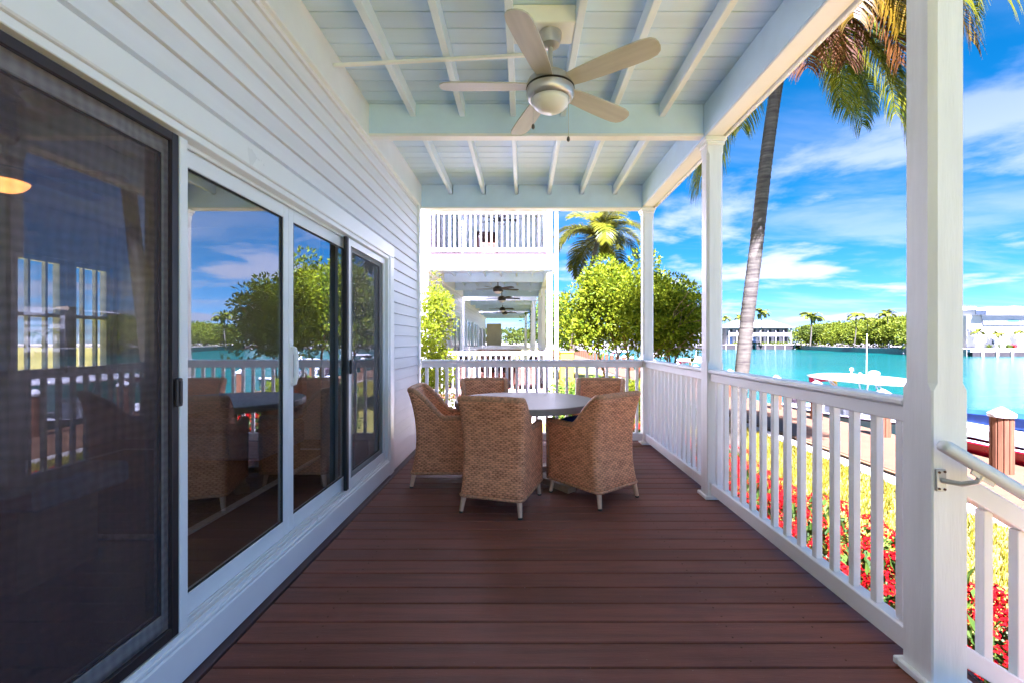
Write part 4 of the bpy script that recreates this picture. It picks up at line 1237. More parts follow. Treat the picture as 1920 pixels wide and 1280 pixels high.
tree('round_shrub', (1.12, 8.6, GZ), 'low dark green shrub below the far railing beside the downspout', 'shrub',
     (1.12, 8.6, 0.02), 0.62, 0.5, 0.55, 70, 80, 0.07, 0.04, LEAF_H, 4, 0.02, group='shrubs behind the far railing', clump_r=(.12, .25), seed=15)
tree('round_shrub', (2.05, 9.3, GZ), 'low bright shrub at the foot of the leafy tree', 'shrub',
     (2.05, 9.3, 0.0), 0.5, 0.5, 0.5, 55, 80, 0.07, 0.04, LEAF_T, 4, 0.02, group='shrubs behind the far railing', clump_r=(.12, .25), seed=16)

# ---- palms
def frond_mesh(name, L, e0, droop, mat, nl=70, leaf=0.62, hang=0.6, twist=0.0, width=0.030, curl=0.0):
    m = MB(); k = 18; p = Vector((0, 0, 0)); pts = [p.copy()]; tang = []
    for i in range(k):
        s = (i + .5) / k
        a = e0 - droop * s ** 1.15
        d = Vector((math.cos(a), curl * s, math.sin(a))).normalized()
        p = p + d * (L / k); pts.append(p.copy()); tang.append(d)
    m.tube(pts, [0.026 * (1 - .85 * i / k) + .003 for i in range(k + 1)], 5)
    def on(s):
        x = s * k; i = min(int(x), k - 1); return pts[i].lerp(pts[i + 1], x - i), tang[i]
    for i in range(nl):
        s = .10 + .90 * (i + random.random() * .6) / nl
        s = min(s, .998)
        q, d = on(s)
        side = Vector((0, 0, 1)).cross(d)
        if side.length < .05: side = Vector((0, 1, 0))
        side.normalize(); upv = d.cross(side)
        ll = leaf * (math.sin(math.pi * min(1, (s * .86 + .14))) ** .55 * .75 + .28) * random.uniform(.85, 1.1)
        for sg in (-1, 1):
            fw = .45 + .5 * s
            dr = (side * sg + d * fw + upv * (.22 + random.uniform(-.12, .12))).normalized()
            h = hang * random.uniform(.7, 1.25)
            w = width * random.uniform(.8, 1.15)
            P = []; cur = q.copy(); dd = dr.copy()
            for t in range(4):
                P.append(cur.copy()); cur = cur + dd * ll / 3
                dd = (dd + Vector((0, 0, -1)) * h * .55).normalized()
            wd = d * 1.0 - dr * dr.dot(d)
            wd = wd.normalized() if wd.length > .01 else upv
            ws = [w * .6, w, w * .75, .003]
            b = len(m.v)
            for pt, w_ in zip(P, ws): m.v += [tuple(pt - wd * w_ * .5), tuple(pt + wd * w_ * .5)]
            for t in range(3): m.f.append((b + 2 * t, b + 2 * t + 1, b + 2 * t + 3, b + 2 * t + 2))
    return m.mesh(name, mat)
def trunk_mb(path, r0, r1, rings=60, n=18, flare=1.35, seed=0):
    path = [Vector(p) for p in path]
    # Catmull-Rom
    def cr(t):
        k = len(path) - 1; x = t * k; i = min(int(x), k - 1); f = x - i
        p0, p1, p2, p3 = path[max(i - 1, 0)], path[i], path[i + 1], path[min(i + 2, k)]
        return 0.5 * ((2 * p1) + (p2 - p0) * f + (2 * p0 - 5 * p1 + 4 * p2 - p3) * f * f + (3 * p1 - p0 - 3 * p2 + p3) * f ** 3)
    m = MB(); P = []; Rr = []
    rng = random.Random(seed); t = 0
    for i in range(rings):
        t0, t1 = i / rings, (i + .72 + rng.uniform(-.12, .12)) / rings
        for tt, k in ((t0, 1.035), (t1, .975)):
            base = r0 + (r1 - r0) * tt
            if tt < .06: base *= 1 + (flare - 1) * (1 - tt / .06)
            P.append(cr(tt)); Rr.append(base * k * (1 + rng.uniform(-.015, .015)))
    P.append(cr(1)); Rr.append(r1)
    m.tube(P, Rr, n)
    return m
random.seed(21)
PC = Vector((4.86, 8.0, 7.10))
pr = empty('palm_tree', (3.72, 7.9, GZ), 'tall coconut palm with ringed leaning trunk growing beside the porch railing', 'palm tree')
trunk_mb([(3.68, 7.9, GZ), (3.77, 7.9, 0.2), (3.90, 7.9, 1.55), (4.06, 7.9, 2.85), (4.25, 7.9, 4.5), (4.44, 7.92, 5.75), (4.62, 7.96, 6.45), (PC.x, PC.y, PC.z)], 0.122, 0.090, 95, 20, 1.5).build('trunk', TRUNK, pr, smooth=True)
FM = {}
FM['g1'] = frond_mesh('frond', 3.5, R(45), R(135), FROND_G, 92, .95, 1.1, width=.026)
FM['g2'] = frond_mesh('frond', 3.6, R(20), R(108), FROND_G, 96, 1.0, 1.3, width=.026)
FM['g3'] = frond_mesh('frond', 3.4, R(70), R(105), FROND_G, 84, .85, .8, width=.026)
FM['y1'] = frond_mesh('frond', 3.1, R(0), R(82), FROND_Y, 90, .80, 1.3, width=.026)
FM['o1'] = frond_mesh('frond', 3.0, R(-15), R(72), FROND_O, 84, .80, 1.4, width=.026)
FM['h1'] = frond_mesh('frond', 3.3, R(-38), R(48), FROND_G, 96, .85, 1.4, width=.024)
fr_list = [('h1', 285, 1.0), ('h1', 297, .95), ('h1', 307, 1.0), ('h1', 272, .8), ('y1', 283, .85), ('o1', 266, .85), ('g1', 293, .9), ('h1', 150, 1.05), ('h1', 172, 1.1), ('h1', 190, 1.1), ('h1', 128, 1.0), ('h1', 318, .85), ('h1', 345, .9), ('g2', 312, .85), ('h1', 5, 1.0), ('y1', 320, .9), ('g1', 308, .85), ('g1', 325, .9), ('y1', 250, .8), ('g1', 182, 1.0), ('g2', 150, 1.0), ('g1', 200, .95), ('g2', 222, .92), ('y1', 262, .93), ('o1', 278, .95), ('y1', 300, 1.0),
           ('g2', 318, 1.0), ('g1', 335, 1.0), ('g2', 352, 1.05), ('g1', 12, 1.0), ('g2', 35, 1.0), ('g3', 60, 1), ('g1', 88, 1), ('g2', 115, 1),
           ('g3', 140, 1), ('g3', 205, 1), ('g3', 250, 1), ('g3', 300, 1), ('g3', 345, 1), ('g2', 305, .96), ('g2', 288, 0.9), ('o1', 245, .9), ('g2', 330, .9)]
for kf, az, sc in fr_list:
    if az >= 316 or az < 60: sc *= 0.74
    piece('frond', FM[kf], pr, PC + Vector((random.uniform(-.06, .06), random.uniform(-.06, .06), random.uniform(-.1, .08))),
          (random.uniform(-.06, .06), random.uniform(-.06, .06), R(az + random.uniform(-4, 4))), (sc, sc, sc))
cn = MB()
cn_mesh = MB().lathe([(.01, -.13), (.07, -.10), (.10, -.03), (.095, .05), (.05, .10), (.01, .12)], 12).mesh('coconut', pmat('green_coconut', (0.16, .18, .03), .5, .15, 4), smooth=True)
for i in range(5):
    a = i * 1.26
    piece('coconut', cn_mesh, pr, PC + Vector((.2 * math.cos(a), .2 * math.sin(a), -.28 - .05 * (i % 2))))
# second palm rising behind the leafy tree
P2 = at(1122, 448, 21.0)
pr2 = empty('palm_tree', (at(1070, 640, 21).x, 21, GZ), 'coconut palm rising behind the bright leafy tree, thin leaning trunk', 'palm tree')
trunk_mb([(at(1068, 640, 21).x, 21, GZ), at(1073, 655, 21), at(1086, 583, 21), at(1106, 510, 21), P2], .15, .10, 50, 12).build('trunk', TRUNK, pr2, smooth=True)
FM['s1'] = frond_mesh('frond', 2.7, R(60), R(125), FROND_G, 60, .75, .5, width=.045)
FM['s2'] = frond_mesh('frond', 2.8, R(30), R(105), leafmat('pale_palm_frond', (.03, .038, .003), (.065, .065, .006), .35), 60, .75, .6, width=.045)
for i in range(20):
    piece('frond', FM['s1' if i % 2 else 's2'], pr2, P2, (random.uniform(-.2, .2), random.uniform(-.6, .45), i * 2.4 + random.uniform(-.3, .3)), [random.uniform(.8, 1.1)] * 3)
# small far palms
FM['f'] = frond_mesh('frond', 2.5, R(50), R(120), leafmat('far_palm_frond', (.05, .075, .006), (.15, .16, .012), .35), 26, .75, 1.0, width=.14)
def far_palm(px, py_top, py_base, Y, label, sc=1.0, n=13, group='palms along the far shore', zb=-0.15):
    top = at(px, py_top, Y); base = Vector((top.x + random.uniform(-.8, .8), Y, zb))
    o = empty('palm_tree', base, label, 'palm tree', group)
    trunk_mb([base, base.lerp(top, .5) + Vector((.2, 0, 0)), top], .13 * sc, .09 * sc, 14, 8).build('trunk', TRUNK, o, smooth=True)
    for i in range(n):
        piece('frond', FM['f'], o, top, (random.uniform(-.15, .15), random.uniform(-.75, .35), i * 2.4 + random.random()), (sc, sc, sc))
far_palm(1427, 590, 648, 148, 'palm standing in front of the far gallery house', 1.45)
far_palm(1521, 598, 640, 128, 'palm beside the end of the far gallery house', 1.6)
far_palm(1605, 595, 640, 112, 'first palm above the mangrove thicket, next to the gallery house', 1.0)
far_palm(1626, 602, 640, 112, 'short palm peeking above the middle of the mangrove thicket', 0.8)
far_palm(1663, 592, 640, 108, 'taller palm above the mangrove thicket, near the modern white house', 1.05)
far_palm(1359, 600, 640, 175, 'palm behind the roof of the far gallery houses, beside the porch post', 1.3)
far_palm(1388, 598, 640, 175, 'palm behind the roof of the far gallery houses, beside the palm trunk', 1.3)

# ---- flower bed
def ixora(seed):
    random.seed(seed); lf = MB(); fl = MB()
    for _ in range(150):
        o = rvec().normalized(); o.z = abs(o.z)
        p = Vector((o.x * .27, o.y * .27, .06 + o.z * .38)) * random.uniform(.6, 1)
        add_leaf(lf, p, (o + rvec() * .6), Vector((0, 0, 1)) + rvec() * .5, .085, .038)
    for _ in range(20):
        o = rvec().normalized(); o.z = abs(o.z) * 1.2 + .12; o.normalize()
        c = Vector((o.x * .29, o.y * .29, .07 + o.z * .40)); rr = random.uniform(.040, .062)
        for _ in range(34):
            q = rvec().normalized()
            if q.dot(o) < -.15: q = -q
            pp_ = c + q * rr
            s1 = q.orthogonal().normalized(); s2 = q.cross(s1); w = .011
            a = random.random() * 6.28; u1 = s1 * math.cos(a) + s2 * math.sin(a); u2 = q.cross(u1)
            fl.poly([pp_ + u1 * w, pp_ + u2 * w + q * .006, pp_ - u1 * w, pp_ - u2 * w + q * .006])
    return lf.mesh('foliage', IX_LEAF), fl.mesh('flower_heads', IX_RED)
IXM = [ixora(s) for s in (31, 32, 33)]
random.seed(5)
yy = 2.45
while yy < 8.4:
    for xx in (2.0, 2.38, 2.72):
        if yy > 7.3 and xx > 2.6: continue
        b = (xx + random.uniform(-.1, .1), yy + random.uniform(-.1, .1), GZ)
        o = empty('ixora_bush', b, 'low bush crowded with red flower heads in the bed beside the porch', 'bush', 'red flowering bushes along the porch')
        l_, f_ = random.choice(IXM); a = random.random() * 6.28; sc = random.uniform(.9, 1.2)
        piece('foliage', l_, o, b, (0, 0, a), (sc, sc, sc)); piece('flower_heads', f_, o, b, (0, 0, a), (sc, sc, sc))['kind'] = 'stuff'
    yy += .42
# ---- grass blades
random.seed(8); g = MB()
for _ in range(52000):
    x = random.uniform(1.8, 5.0); y = random.uniform(1.9, 12) if random.random() < .8 else random.uniform(12, 22)
    h = random.uniform(.03, .085); a = random.random() * 6.28; w = .004 + .0006 * y
    dx, dy = math.cos(a) * w, math.sin(a) * w; lx, ly = random.uniform(-.03, .03), random.uniform(-.03, .03)
    b = len(g.v); g.v += [(x - dx, y - dy, GZ - .002), (x + dx, y + dy, GZ - .002), (x + lx, y + ly, GZ + h)]; g.f.append((b, b + 1, b + 2))
gr = g.build('grass', GRASSB, None, (3.4, 8, GZ)); tag(gr, 'short sunlit grass blades covering the lawn', 'grass', kind='stuff')

# ================================================================== DOCK, PILINGS, BOATS
DZ = -0.70
dk = empty('dock', (6.75, 20, WZ), 'long bleached timber dock running beside the lawn', 'dock')
MB().box(5.72, 7.95, -8, 120, DZ - .05, DZ, .01).build('planking', DOCKW, dk)
MB().box(5.66, 5.718, -8, 120, DZ - .24, DZ - .012, .01).build('side_beam', DOCKS, dk)
MB().box(7.952, 8.01, -8, 120, DZ - .24, DZ - .012, .01).build('side_beam', DOCKS, dk)
MB().box(5.64, 5.658, -8, 120, DZ - .275, DZ - .245, 0).build('conduit', WHITE_TRIM, dk)
for i in range(18):
    yy = 2.2 + i * 3.1
    MB().lathe([(.13, -2.2), (.13, DZ - .27)], 12, (5.82, yy, 0)).build('support_post', DOCKS, dk, smooth=R(40))
# ribbed piling with white pyramid cap
pm = MB(); n_ = 12
for i in range(n_):
    a = 2 * math.pi * (i + .5) / n_
    rot = Matrix.Rotation(a, 3, 'Z'); c = rot @ Vector((.124, 0, 0))
    pm.obox((c.x, c.y, (-1.3 + .86) / 2 + .0), (.020, .058, 2.16), rot, .006)
p_ribs = pm.mesh('ribs', PILE)
p_core = MB().lathe([(.118, -1.3), (.118, .855)], 16).mesh('core', PILE_DK)
cm_ = MB().lathe([(.158, .845), (.161, .865), (.161, .895), (.02, .99), (.004, .993)], 16).mesh('cap', CAPW, smooth=R(30))
py_list = [(7.26, 6.87), (7.55, 9.5), (7.52, 11.6), (7.5, 13.4), (7.5, 16.4), (7.5, 19.7), (7.5, 22.0), (7.5, 26.0)] + [(7.55 + .018 * i * i * .12, 29 + 2.4 * i) for i in range(26)]
plab = {0: 'ribbed brown piling with white cap standing beside the red boat', 1: 'white capped piling beside the near end of the white boat',
        2: 'white capped piling level with the middle of the white boat', 3: 'white capped piling beside the stern of the white boat'}
for i, (x, y) in enumerate(py_list):
    o = empty('dock_piling', (x, y, DZ), plab.get(i, 'white capped piling in the long row farther along the dock'), 'piling', 'white capped dock pilings')
    a = random.random()
    piece('core', p_core, o); piece('ribs', p_ribs, o, None, (0, 0, a)); piece('cap', cm_, o, None, (0, 0, a))
gbm = MB(); gx, gy = 7.45, 6.25
gbm.tube([(gx, gy, DZ), (gx, gy, DZ + .30), (gx + .04, gy, DZ + .38), (gx + .14, gy, DZ + .41), (gx + .28, gy, DZ + .36), (gx + .32, gy, DZ + .25), (gx + .32, gy, DZ)], .030, 10)
o = gbm.build('grab_rail', WHITE_TRIM, None, (gx, gy, DZ), smooth=True); tag(o, 'white looped grab rail on the dock beside the ribbed piling', 'rail')

def hull(root, L, beam, z0, zg, hm, sm, stripe=None, flare=.78):
    """bow towards -y; stations from stern (y=0) to bow (y=-L); waterline at local z0"""
    m = MB(); K = 14; rows = []
    for i in range(K + 1):
        t = i / K
        w = beam / 2 * (1 - max(0, (t - .45) / .55) ** 2.2); w = max(w, .02)
        zt = zg + .28 * t * t; y = -L * t
        rk = .35 * t * t
        rows.append([(-w, y - rk * .6, zt), (-w * .97, y - rk * .45, zt - .10), (-w * flare, y, z0 + .02), (-w * .5 * flare, y + .2 * t, z0 - .25 + .1 * t), (0, y + .3 * t, z0 - .38 + .2 * t),
                     (w * .5 * flare, y + .2 * t, z0 - .25 + .1 * t), (w * flare, y, z0 + .02), (w * .97, y - rk * .45, zt - .10), (w, y - rk * .6, zt)])
    c = len(rows[0])
    for r_ in rows: m.v += r_
    for i in range(K):
        for j in range(c - 1):
            m.mi[len(m.f)] = 1 if (j in (0, c - 2) and stripe) else 0
            m.f.append((i * c + j, (i + 1) * c + j, (i + 1) * c + j + 1, i * c + j + 1))
    m.f.append(tuple(range(c)))
    h = m.build('hull', [hm, stripe or hm], root, smooth=R(50), local=True)
    # deck with a recessed cockpit rim
    d = MB()
    for i in range(K):
        (xa, ya, za), (xb, yb, zb) = rows[i][0], rows[i + 1][0]
        if i / K < .62:
            for sg in (-1, 1):
                q = [(sg * xa, ya, za + .004), (sg * xb, yb, zb + .004), (sg * (xb + .22 if -xb > .25 else 0), yb, zb + .012), (sg * (xa + .22), ya, za + .012)]
                d.poly(q if sg == 1 else list(reversed(q)))
                q2 = [(sg * (xa + .22), ya, za + .012), (sg * (xb + .22), yb, zb + .012), (sg * (xb + .22), yb, z0 + .18), (sg * (xa + .22), ya, z0 + .18)]
                d.poly(q2 if sg == 1 else list(reversed(q2)))
        else:
            d.poly([(xa, ya, za + .004), (xb, yb, zb + .004), (0, yb, zb + .10), (0, ya, za + .10)])
            d.poly([(0, ya, za + .10), (0, yb, zb + .10), (-xb, yb, zb + .004), (-xa, ya, za + .004)])
    kk = int(.62 * K); (xa, ya, za) = rows[kk][0]
    d.box(xa + .22, -xa - .22, ya - .002, -.02, z0 + .14, z0 + .18, 0)
    d.build('deck', sm, root, local=True)
    rr = MB()
    rr.tube([Vector(r_[0]) for r_ in rows] + [Vector((0, rows[-1][0][1] - .02, rows[-1][0][2]))], .028, 6); rr.tube([Vector(r_[-1]) for r_ in rows], .028, 6)
    rr.build('rub_rail', HULLDK if stripe is None else stripe, root, smooth=True, local=True)
    return rows
def outboard(root, x, y, z, mat):
    m = MB()
    m.obox((x, y + .22, z + .30), (.34, .52, .48), None, .10); m.obox((x, y + .22, z - .20), (.14, .24, .7), None, .04); m.obox((x, y + .02, z + .05), (.24, .14, .32), None, .02)
    m.build('outboard_motor', mat, root, smooth=R(30), local=True)
b1 = empty('motorboat', (9.35, 14.9, WZ), 'white centre console motorboat with a hard top, moored at the dock', 'boat')
rows = hull(b1, 6.0, 2.3, 0.0, 0.62, GEL, GEL)
MB().obox((0, -2.55, .62), (.75, .75, .95), Matrix.Rotation(R(0), 3, 'X'), .08).build('console', GEL, b1, local=True)
MB().obox((0, -1.65, .48), (.85, .5, .62), None, .06).build('leaning_seat', GEL, b1, local=True)
for sx in (-.35, .35): outboard(b1, sx, .05, .55, HULLDK if sx < 0 else GEL)
# hard top: cambered lens outline
tt_ = MB(); K = 22; ring_t, ring_b = [], []
TZ = 1.58
def top_outline(a):
    c, s_ = math.cos(a), math.sin(a)
    return (0.88 * math.copysign(abs(c) ** .7, c), -2.35 + 1.72 * math.copysign(abs(s_) ** .85, s_))
cT = len(tt_.v); tt_.v.append((0, -2.35, TZ + .13)); cB = len(tt_.v); tt_.v.append((0, -2.35, TZ - .02))
ra, rb, rc_ = [], [], []
for i in range(36):
    a = 2 * math.pi * i / 36; x, y = top_outline(a)
    ra.append(len(tt_.v)); tt_.v.append((x * .72, -2.35 + (y + 2.35) * .72, TZ + .10))
    rb.append(len(tt_.v)); tt_.v.append((x, y, TZ + .03))
    rc_.append(len(tt_.v)); tt_.v.append((x * .95, -2.35 + (y + 2.35) * .95, TZ - .02))
for i in range(36):
    j = (i + 1) % 36
    tt_.f += [(cT, ra[i], ra[j]), (ra[i], rb[i], rb[j], ra[j]), (rb[i], rc_[i], rc_[j], rb[j]), (rc_[i], cB, rc_[j])]
ht = tt_.build('hard_top', GEL, b1, smooth=True, local=True)
pipe = MB()
for sx in (-1, 1):
    for (y0, y1_) in ((-3.15, -3.5), (-1.75, -1.35), (-2.4, -2.0)):
        pipe.tube([(sx * .45, (y0 + -2.4) / 2 - .1, .2), (sx * .52, y0, .95), (sx * .66, y1_, TZ)], .024, 8)
    pipe.tube([(sx * .52, -3.15, .95), (sx * .60, -2.0, TZ - .05)], .018, 6)
pipe.build('top_frame', GEL, b1, smooth=True, local=True)
ant = MB(); ant.tube([(-.1, -2.7, TZ + .1), (-.1, -2.72, TZ + 1.25)], .010, 5); ant.build('antenna', GEL, b1, local=True)
fx = MB()
fx.lathe([(.05, 0), (.05, .06), (.13, .08), (.13, .13), (.06, .17)], 14, (-.05, -2.9, TZ + .11)); fx.lathe([(.02, 0), (.02, .1), (.05, .12), (.05, .18), (.01, .2)], 10, (.3, -1.6, TZ + .09))
fx.lathe([(.04, 0), (.03, .06), (.01, .07)], 8, (.1, -2.2, TZ + .12)); fx.lathe([(.04, 0), (.03, .06), (.01, .07)], 8, (-.1, -2.5, TZ + .12))
fx.build('radar_fitting', GEL, b1, smooth=R(40), local=True)
rl_ = MB()
for (x, y, w, h, yaw) in ((-.55, -.95, .5, .26, .3), (-.2, -.85, .5, .18, -.2), (.1, -.9, .45, .16, .5)):
    b = len(rl_.v); n1 = 8
    for i in range(n1 + 1):
        t = i / n1; xx = x + w * t * math.cos(yaw); yy2 = y + w * t * math.sin(yaw) + .03 * math.sin(t * 9)
        rl_.v += [(xx, yy2, TZ - .03), (xx + .03, yy2 + .02 * math.sin(t * 7), TZ - .03 - h * (1 - .5 * t))]
    for i in range(n1): rl_.f.append((b + 2 * i, b + 2 * i + 1, b + 2 * i + 3, b + 2 * i + 2))
rl_.build('red_cover', REDC, b1, local=True)
MB().obox((.25, -.95, TZ - .22), (.14, .10, .34), None, .03).build('yellow_float', YEL, b1, local=True)
# red hulled boat
b2 = empty('motorboat', (9.15, 8.9, WZ), 'red hulled motorboat with white deck and blue cover, moored beside the ribbed piling', 'boat')
hull(b2, 6.2, 2.3, 0.0, 0.82, REDG, GEL, REDG)
MB().obox((0, -1.6, 1.0), (1.9, 2.6, .26), None, .10).build('deck_lounge', GEL, b2, local=True)
MB().obox((0, -1.7, 1.28), (1.65, 2.9, .32), Matrix.Rotation(R(-3), 3, 'X'), .08).build('cover', BLUEC, b2, local=True)
MB().obox((-.9, -3.5, 1.14), (.5, 1.3, .40), Matrix.Rotation(R(8), 3, 'X'), .10).build('windscreen_cowl', GEL, b2, local=True)
MB().obox((.4, -3.5, 1.14), (1.3, 1.3, .34), Matrix.Rotation(R(8), 3, 'X'), .10).build('bow_cover', BLUEC, b2, local=True)
outboard(b2, 0, .05, .40, HULLDK)
# boats moored farther along the dock
for i, (x, y, rot, lab) in enumerate(((9.4, 27, 0, 'white hard top boat moored far along the dock past the leafy tree'),
                                     (9.8, 37, 0.1, 'white hard top boat moored farther down the dock, second past the tree'),
                                     (10.2, 50, 0.0, 'white hard top boat moored at the distant end of the dock'))):
    c = copy_tree(b1); c.location = (x, y, WZ); c.rotation_euler = (0, 0, rot); c['label'] = lab; c['group'] = 'white boats far along the dock'
yb = empty('storage_bin', (1.95, 20.5, GZ), 'yellow storage bin standing on the lawn beside the downspout', 'bin')
MB().box(1.68, 2.28, 20.2, 20.9, GZ, 0.78, .03).build('body', YEL, yb); MB().box(1.65, 2.31, 20.17, 20.93, 0.782, 0.84, .02).build('lid', YEL, yb)

# ================================================================== FAR SHORE
def gallery(name, x0, x1, y, depth, label, cols, seed):
    random.seed(seed)
    o = empty(name, ((x0 + x1) / 2, y, -.15), label, 'house', 'white gallery houses on the far shore')
    zb, z1, z2, zr = 1.0, 3.2, 5.9, 8.6
    MB().box(x0, x1, y + 2.0, y + depth, zb - 1.1, z2, 0).build('wall', FARW, o)
    MB().box(x0, x1, y, y + 1.99, zb - .9, zb - .6, 0).build('lower_floor', FARW, o); MB().box(x0, x1, y, y + 1.99, z1 - .15, z1 + .12, 0).build('balcony_floor', FARW, o)
    rf = MB(); e = .6
    a = [(x0 - e, y - e, z2), (x1 + e, y - e, z2), (x1 + e, y + depth + e, z2), (x0 - e, y + depth + e, z2)]
    rA, rB = (x0 + 4.2, y + depth / 2, zr), (x1 - 4.2, y + depth / 2, zr)
    rf.poly([a[0], a[1], rB, rA]); rf.poly([a[1], a[2], rB]); rf.poly([a[2], a[3], rA, rB]); rf.poly([a[3], a[0], rA]); rf.poly(list(reversed(a)))
    roof = rf.build('roof', ROOFM, o)
    sm_ = MB()
    for i in range(26):
        t = (i + .5) / 26; xa = x0 - e + (x1 - x0 + 2 * e) * t; xr = min(max(xa, rA[0]), rB[0])
        k_ = 1 - abs(xa - xr) / 5.0
        sm_.bar((xa, y - e, z2 + .05), (xr * 1.0 + (xa - xr) * (1 - 1), y - e + (depth / 2 + e) * max(k_, .1), z2 + (zr - z2) * max(k_, .1) + .05), .06, .10, 0)
    sm_.build('seam', ROOFM, roof)
    pmesh = MB().box(-.11, .11, 0, .2, zb - .6, z2, 0).mesh('post', FARW)
    for i in range(cols + 1): piece('post', pmesh, o, (x0 + .12 + (x1 - x0 - .24) * i / cols, y, 0))
    rlm = MB()
    rlm.box(x0, x1, y + .02, y + .10, z1 + .95, z1 + 1.05, 0); rlm.box(x0, x1, y + .03, y + .09, z1 + .2, z1 + .9, 0)
    rlm.build('balcony_railing', FARG, o)
    for i in range(cols):
        xc = x0 + (x1 - x0) * (i + .5) / cols; w = (x1 - x0) / cols
        for (za, zb_) in ((zb - .55, z1 - .5), (z1 + .15, z2 - .5)):
            mt_ = DOORBL if (za < 1 and random.random() < .35) else WINDK
            MB().box(xc - w * .30, xc + w * .30, y + 1.93, y + 1.995, za, zb_, 0).build('window', mt_, o)
    return o
gallery('gallery_house', 70.5, 92.0, 155, 10, 'white two storey gallery house with pale hipped roof across the lagoon', 8, 1)
gallery('gallery_house', 53.0, 69.0, 157, 10, 'second white gallery house across the lagoon, beyond the palm trunk', 6, 2)
gallery('gallery_house', 40.0, 51.0, 159, 10, 'third white gallery house across the lagoon, seen beside the leafy tree', 4, 3)
sw2 = empty('seawall', (70, 152.5, WZ), 'dark timber sea wall with pale piles below the gallery houses', 'wall')
MB().box(30, 93.5, 152.4, 152.9, WZ - .5, 0.10, 0).build('boards', SEAW, sw2); MB().box(30, 94, 152.3, 153.5, 0.10, 0.25, 0).build('cap', CONC, sw2)
pl_m = MB().lathe([(.16, -2), (.16, .55)], 8).mesh('pile', FARW)
for i in range(19): piece('pile', pl_m, sw2, (32 + i * 3.3, 152.25, 0))
hgm = MB(); random.seed(3)
for i, (x0, x1) in enumerate(((62, 66.5), (71.5, 76), (76.5, 83), (84, 90))):
    h_ = empty('hedge', ((x0 + x1) / 2, 153.9, .0), ['pale clipped hedge beside the second gallery house', 'clipped hedge near the lone palm on the far sea wall', 'longest clipped hedge in front of the gallery house', 'low clipped hedge below the gallery house end'][i], 'hedge', 'hedges on the far sea wall')
    m = MB()
    for _ in range(260): leaf_clump(m, Vector((random.uniform(x0, x1), 153.9 + random.uniform(-.4, .4), random.uniform(0.2, .95))), .15, 3, .3, .22)
    m.build('foliage', LEAF_M if i else LEAF_B, h_)
# mangrove thicket: a continuous far mass
random.seed(9); mg = MB()
def blob(m, c, rx, ry, rz, n, L):
    for _ in range(n):
        o = rvec().normalized()
        if o.y > .5: o.y = -o.y
        if o.z < -.5: o.z = -o.z
        k_ = 1 + .25 * noise.noise(o * 2.3 + c * .37)
        p = c + Vector((o.x * rx, o.y * ry, o.z * rz)) * k_ * random.uniform(.82, 1.03)
        add_leaf(m, p, (o + rvec() * .9), (o + rvec() * .6 + Vector((0, 0, .4))), L * random.uniform(.7, 1.3), L * .62)
def shore_y(px):
    t = (px - 1503) / (1700 - 1503); return 150 + (92 - 150) * min(max(t, 0), 1.1)
for i in range(240):
    px = random.uniform(1503, 1765); d = random.random() ** 1.3 * 20
    Y = max(shore_y(px), 88) + 2 + d
    h = 1.1 + d * .36 + random.uniform(-.4, .5)
    top = min(h + 2.6, 6.3 + random.uniform(-.4, .9))
    c = Vector(((px - 980) / FPX * Y, Y, top - 1.6))
    r_ = random.uniform(1.5, 2.6)
    blob(mg, c, r_ * 1.2, r_, r_ * .85, 190, .52)
    if c.z > 1.6: blob(mg, c - Vector((0, .5, 2.0)), r_ * 1.1, r_, r_, 80, .6)
mo = mg.build('mangrove_thicket', LEAF_M, None, (85, 115, -.5)); tag(mo, 'dense green mangrove thicket lining the far shore', 'thicket', kind='stuff')
mp_ = MB()
for i, px in enumerate((1642, 1667, 1694)):
    Y = shore_y(px) - 1; a = at(px, 661, Y); o = MB().lathe([(.16, -2), (.16, WZ + 2.0), (.10, WZ + 2.2)], 8, (a.x, Y, 0)).build('channel_pile', FARW, None, (a.x, Y, WZ - .6), smooth=R(40))
    tag(o, 'grey mooring pile standing in the water before the mangrove thicket', 'pile', 'mooring piles before the mangroves')
# distant tree line
random.seed(10); ft = MB()
for i in range(330):
    t = random.random(); X = -120 + 420 * t; Y = 185 + random.uniform(0, 20)
    if X > 90: Y = 190 + random.uniform(0, 15)
    c = Vector((X, Y, random.uniform(1.0, 4.0))); r_ = random.uniform(2.5, 4.2)
    blob(ft, c, r_ * 1.3, r_, r_, 150, 1.0)
to = ft.build('tree_line', LEAF_D, None, (60, 190, -.2)); tag(to, 'distant band of trees closing the horizon', 'trees', kind='stuff')
# trees beside the gallery house
random.seed(17)
for i, (px, Y, h, lab) in enumerate(((1512, 150, 6.2, 'dark round tree at the end of the gallery house'), (1530, 143, 5.6, 'round tree between the gallery house and the mangroves'))):
    b = Vector(((px - 980) / FPX * Y, Y, -.15)); o = empty('round_tree', b, lab, 'tree')
    MB().tube([b, b + Vector((.1, 0, h * .5))], [.25, .12], 8).build('trunk', BARK, o)
    m = MB()
    for _ in range(16): blob(m, b + Vector((random.uniform(-1.8, 1.8), random.uniform(-1.5, 1.5), h * .62 + random.uniform(-1.4, 1.4))), 1.3, 1.2, 1.1, 130, .5)
    m.build('crown', LEAF_D, o)
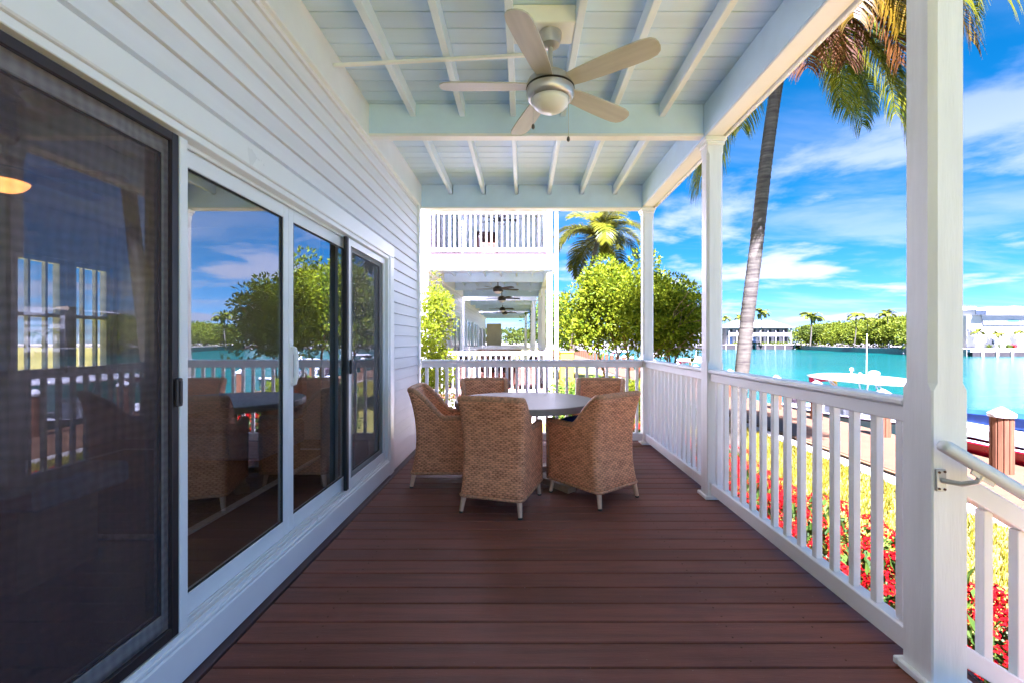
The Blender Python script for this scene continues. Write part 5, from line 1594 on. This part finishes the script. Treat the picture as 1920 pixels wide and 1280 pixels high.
# modern white house on the right
mh = empty('modern_house', (98, 90, -.15), 'large modern white house with grey upper wall beyond the waterfront patio', 'house')
Ym = 88.0
X0 = at(1812, 640, Ym).x
def zpy(py): return CAM_H - (py - 640) / FPX * Ym
def xpx(px): return (px - 980) / FPX * Ym
MB().box(X0, xpx(2080), Ym, Ym + 14, -.15, zpy(592), 0).build('wall', FARW, mh)
MB().prism([(xpx(1842), zpy(609)), (xpx(2080), zpy(609)), (xpx(2080), zpy(590)), (xpx(1838), zpy(590))], 1, Ym - .25, Ym - .01).build('upper_wall', FARG, mh)
MB().prism([(xpx(1822), zpy(591.5)), (xpx(2085), zpy(591.5)), (xpx(2085), zpy(582)), (xpx(1893), zpy(575)), (xpx(1845), zpy(577)), (xpx(1822), zpy(581))], 1, Ym - .9, Ym + 14).build('roof', FARW, mh)
MB().box(xpx(1820), xpx(1840), Ym - 1.0, Ym - .91, zpy(591), zpy(583), 0).build('window', WINDK, mh)
MB().box(xpx(1887), xpx(1908), Ym - .30, Ym - .26, zpy(604), zpy(600.5), 0).build('window', pmat('teal_window', (.06, .22, .24), .2, .1), mh)
MB().box(xpx(1860), xpx(1865), Ym - .06, Ym - .012, zpy(645), zpy(636), 0).build('window', WINDK, mh)
MB().box(xpx(1813), xpx(1834), Ym - .4, Ym - .02, zpy(622), zpy(617), 0).build('awning', FARG, mh)
MB().box(xpx(1824), xpx(1850), Ym + 2, Ym + 5, zpy(580), zpy(573.5), 0).build('roof_terrace', BEIGE, mh)
pt = empty('patio', (100, 84, -.6), 'white waterfront patio below the modern house', 'patio')
MB().box(79.6, 140, 80.6, 87.9, -.6, 0.02, .03).build('slab', FARW, pt); MB().box(79.6, 140, 80.2, 80.59, WZ - .5, -.55, 0).build('seawall_face', SEAW, pt)
for i in range(12): MB().box(81 + i * 2.6, 81.5 + i * 2.6, 80.0, 80.19, WZ - .5, -.35, 0).build('pier', CONC, pt)
random.seed(44)
for i, (px, py) in enumerate(((1834, 624), (1870, 628), (1913, 626))):
    far_palm(px, py, 650, 86.5, ['small palm on the white patio, beside the awning', 'small palm on the white patio, in front of the narrow window', 'small palm on the white patio, under the teal window'][i], .62, 11, 'small palms on the white patio', .02)
for i in range(9):
    x = xpx(random.uniform(1822, 1915)); m = MB(); r_ = random.uniform(.25, .5)
    for _ in range(40): add_leaf(m, Vector((x, 85.0, .05)) + rvec() * r_ * .8 + Vector((0, 0, r_ * .7)), rvec(), rvec(), .3, .2)
    o = m.build('patio_plant', LEAF_D if i % 3 else IX_RED, None, (x, 85.0, .02)); tag(o, 'low planting on the white patio before the modern house', 'plant', 'plants on the white patio')
b3 = copy_tree(b1); b3.location = (xpx(1922) * .93, 79.0, WZ); b3.rotation_euler = (0, 0, R(80)); b3['label'] = 'small boat moored below the white patio'; b3['group'] = 'boats at the patio'
